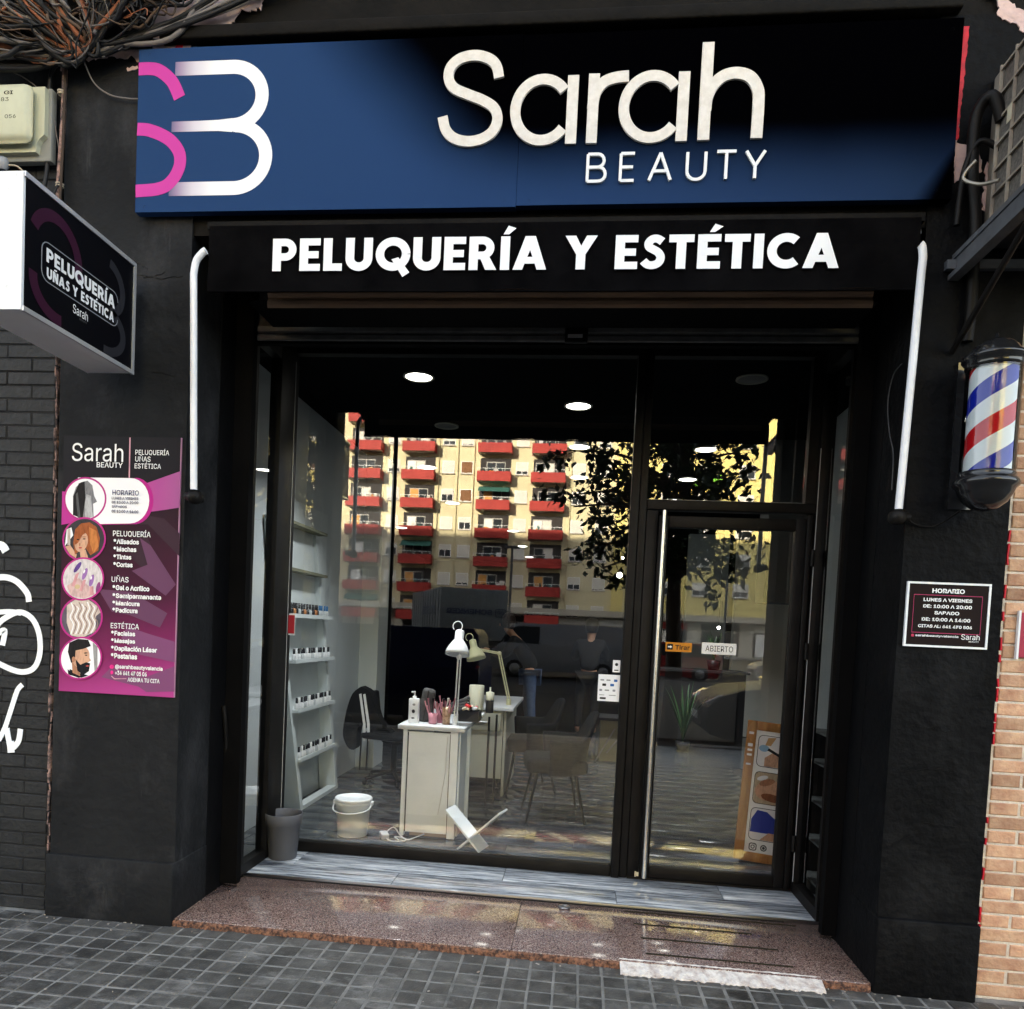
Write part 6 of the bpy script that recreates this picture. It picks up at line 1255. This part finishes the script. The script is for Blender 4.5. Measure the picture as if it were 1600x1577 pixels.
# cars
def car(label, loc, rz, col, kind='hatch', L=4.2, W=1.75, H=1.46, name='parked_car', coat=.5):
    t = thing(name, label, 'car', loc, rz); paint = mat('car_paint_%s' % '_'.join(str(int(c * 1000)) for c in col), col, .45, coat=coat, spec=.06)
    if kind == 'van': pr_ = [(-.5, .32), (-.5, .62), (-.485, .93), (-.47, .99), (-.46, .99), (.30, .99), (.35, .96), (.43, .60), (.485, .50), (.5, .36), (.5, .2), (.46, .13), (-.47, .13)]
    else: pr_ = [(-.5, .35), (-.5, .56), (-.48, .64), (-.45, .86), (-.40, .95), (-.2, 1.0), (.02, .985), (.12, .93), (.25, .66), (.38, .60), (.46, .52), (.495, .42), (.5, .28), (.485, .16), (.44, .12), (-.46, .12)]
    sec = []; n = len(pr_)
    for yy, sc, zz in ((-.5, .0, 0), (-.46, 0, 0), (-.38, 1, 0), (.38, 1, 0), (.46, 0, 0), (.5, 0, 0)): pass
    mb = MB().m(paint); vs = []
    prof = [(-.5, .985, .60), (-.49, 1.0, .64), (-.40, 1.0, 1.0), (-.2, 1.0, 1.0), (.2, 1.0, 1.0), (.40, 1.0, 1.0), (.49, 1.0, .64), (.5, .985, .60)]
    for (yy, sx, mz) in prof:
        for (x, z) in pr_: zc = min(z, mz if z > mz else z); xx = x * sx * (1 if z < .62 else 1 - .0 * abs(yy)); vs.append((xx * L, yy * W * (1 if z <= .62 else .86), (zc if z <= .66 else (.62 + (z - .62) * (0 if mz < .7 else 1))) * H))
    m_ = len(prof); mb.add(vs, [(i * n + k, i * n + (k + 1) % n, (i + 1) * n + (k + 1) % n, (i + 1) * n + k) for i in range(m_ - 1) for k in range(n)] + [tuple(range(n))[::-1], tuple(range((m_ - 1) * n, m_ * n))], True); bd = mb.build('body', t)
    md = bd.modifiers.new('b', 'BEVEL'); md.width = .02; md.segments = 2
    gy = W * .43 + .004
    for s in (-1, 1):
        q = [(-.43, .64), (-.40, .90), (-.2, .955), (.0, .94), (.10, .89), (.20, .665)] if kind != 'van' else [(.15, .62), (.15, .93), (.31, .93), (.36, .88), (.41, .63)]
        MB().m(m_wg).prism([(a * L, b * H) for a, b in q], s * gy - .003, s * gy + .003).build('side_window', t)
    if kind == 'van': wsn = [(.352, .945), (.428, .62)]
    else: wsn = [(.128, .915), (.245, .68)]
    (a, b), (c, d) = wsn; MB().m(m_wg).add([(a * L + .012, -W * .38, b * H + .012), (a * L + .012, W * .38, b * H + .012), (c * L + .02, W * .42, d * H + .01), (c * L + .02, -W * .42, d * H + .01)], [(0, 1, 2, 3)], False).build('windscreen', t)
    for x in (-.31, .32):
        for s in (-1, 1):
            wl = MB().m(m_tyre).lathe([(.18, -.1), (.29, -.1), (.31, -.06), (.31, .06), (.29, .1), (.18, .1)], (x * L, s * (W / 2 - .09), .31), 22, Matrix.Rotation(R(90), 3, 'X').to_4x4()).build('wheel', t); MB().m(m_hub).lathe([(0, -.104), (.18, -.101), (.18, .101), (0, .104)], (x * L, s * (W / 2 - .09), .31), 14, Matrix.Rotation(R(90), 3, 'X').to_4x4()).build('rim', wl)
    for s in (-1, 1):
        MB().m(mat('headlight_lens', (.5, .52, .55), .08, coat=1)).obox((.455 * L, s * W * .36, .47 * H), (.26, .30, .13), (0, R(28), s * R(-22)), .03).build('headlight', t)
        MB().m(mat('tail_lamp', (.3, .01, .01), .2)).obox((-.492 * L, s * W * .4, .58 * H), (.06, .18, .2), (0, 0, 0), .02).build('tail_light', t)
        MB().m(paint).obox((.14 * L, s * (W * .5 + .06), .66 * H), (.12, .18, .12), (0, 0, 0), .03).build('wing_mirror', t)
    B('grille', t, m_dk, .497 * L, .505 * L, -.4, .4, .22 * H, .40 * H); B('plate', t, m_wf, .5055 * L, .509 * L, -.26, .26, .27 * H, .34 * H); return t
car('glossy black car parked at the kerb facing left, mirrored in the door', (3.95, -6.35, -.12), PI, (.003, .003, .004), coat=.0)
car('dark navy car parked at the kerb, mirrored behind the desk', (-3.7, -6.6, -.12), PI, (.005, .009, .045), 'van', L=4.5, H=1.58, coat=.15)
car('grey van parked mid road, mirrored above the tub chairs', (-.6, -21.5, -.12), PI, (.22, .23, .25), 'van', L=4.8, W=1.9, H=1.9, name='parked_van')
car('dull red car parked across the road', (3.2, -24, -.12), PI, (.25, .02, .02))
car('silver car parked across the road at the right', (8.6, -24, -.12), PI, (.4, .41, .42))
car('white car parked far across the road', (-14, -58, -.12), 0, (.6, .6, .6))
t = thing('utility_pole', 'dark street pole mirrored through the second column of balconies', 'pole', (-2.62, -6.0 + .0, 0)); t.location = (-2.57, -4.6, 0); T('shaft', t, BLACK, [(0, 0, 0), (0, 0, 7)], .03, 12); B('foot', t, BLACK, -.09, .09, -.09, .09, 0, .02)
for x, y in ((-2.9, -26), (6.0, -27)):
    lp = thing('street_lamp', 'thin grey street lamp %s of the mirrored road' % ('at the left' if x < 0 else 'at the right'), 'street lamp', (x, y, -.12)); T('pole', lp, m_fr2, [(0, 0, 0), (0, 0, 2.5), (0, 0, 5.0)], .05); B('head', lp, m_fr2, -.3, .3, -.08, .08, 5.0, 5.1, c=.02)
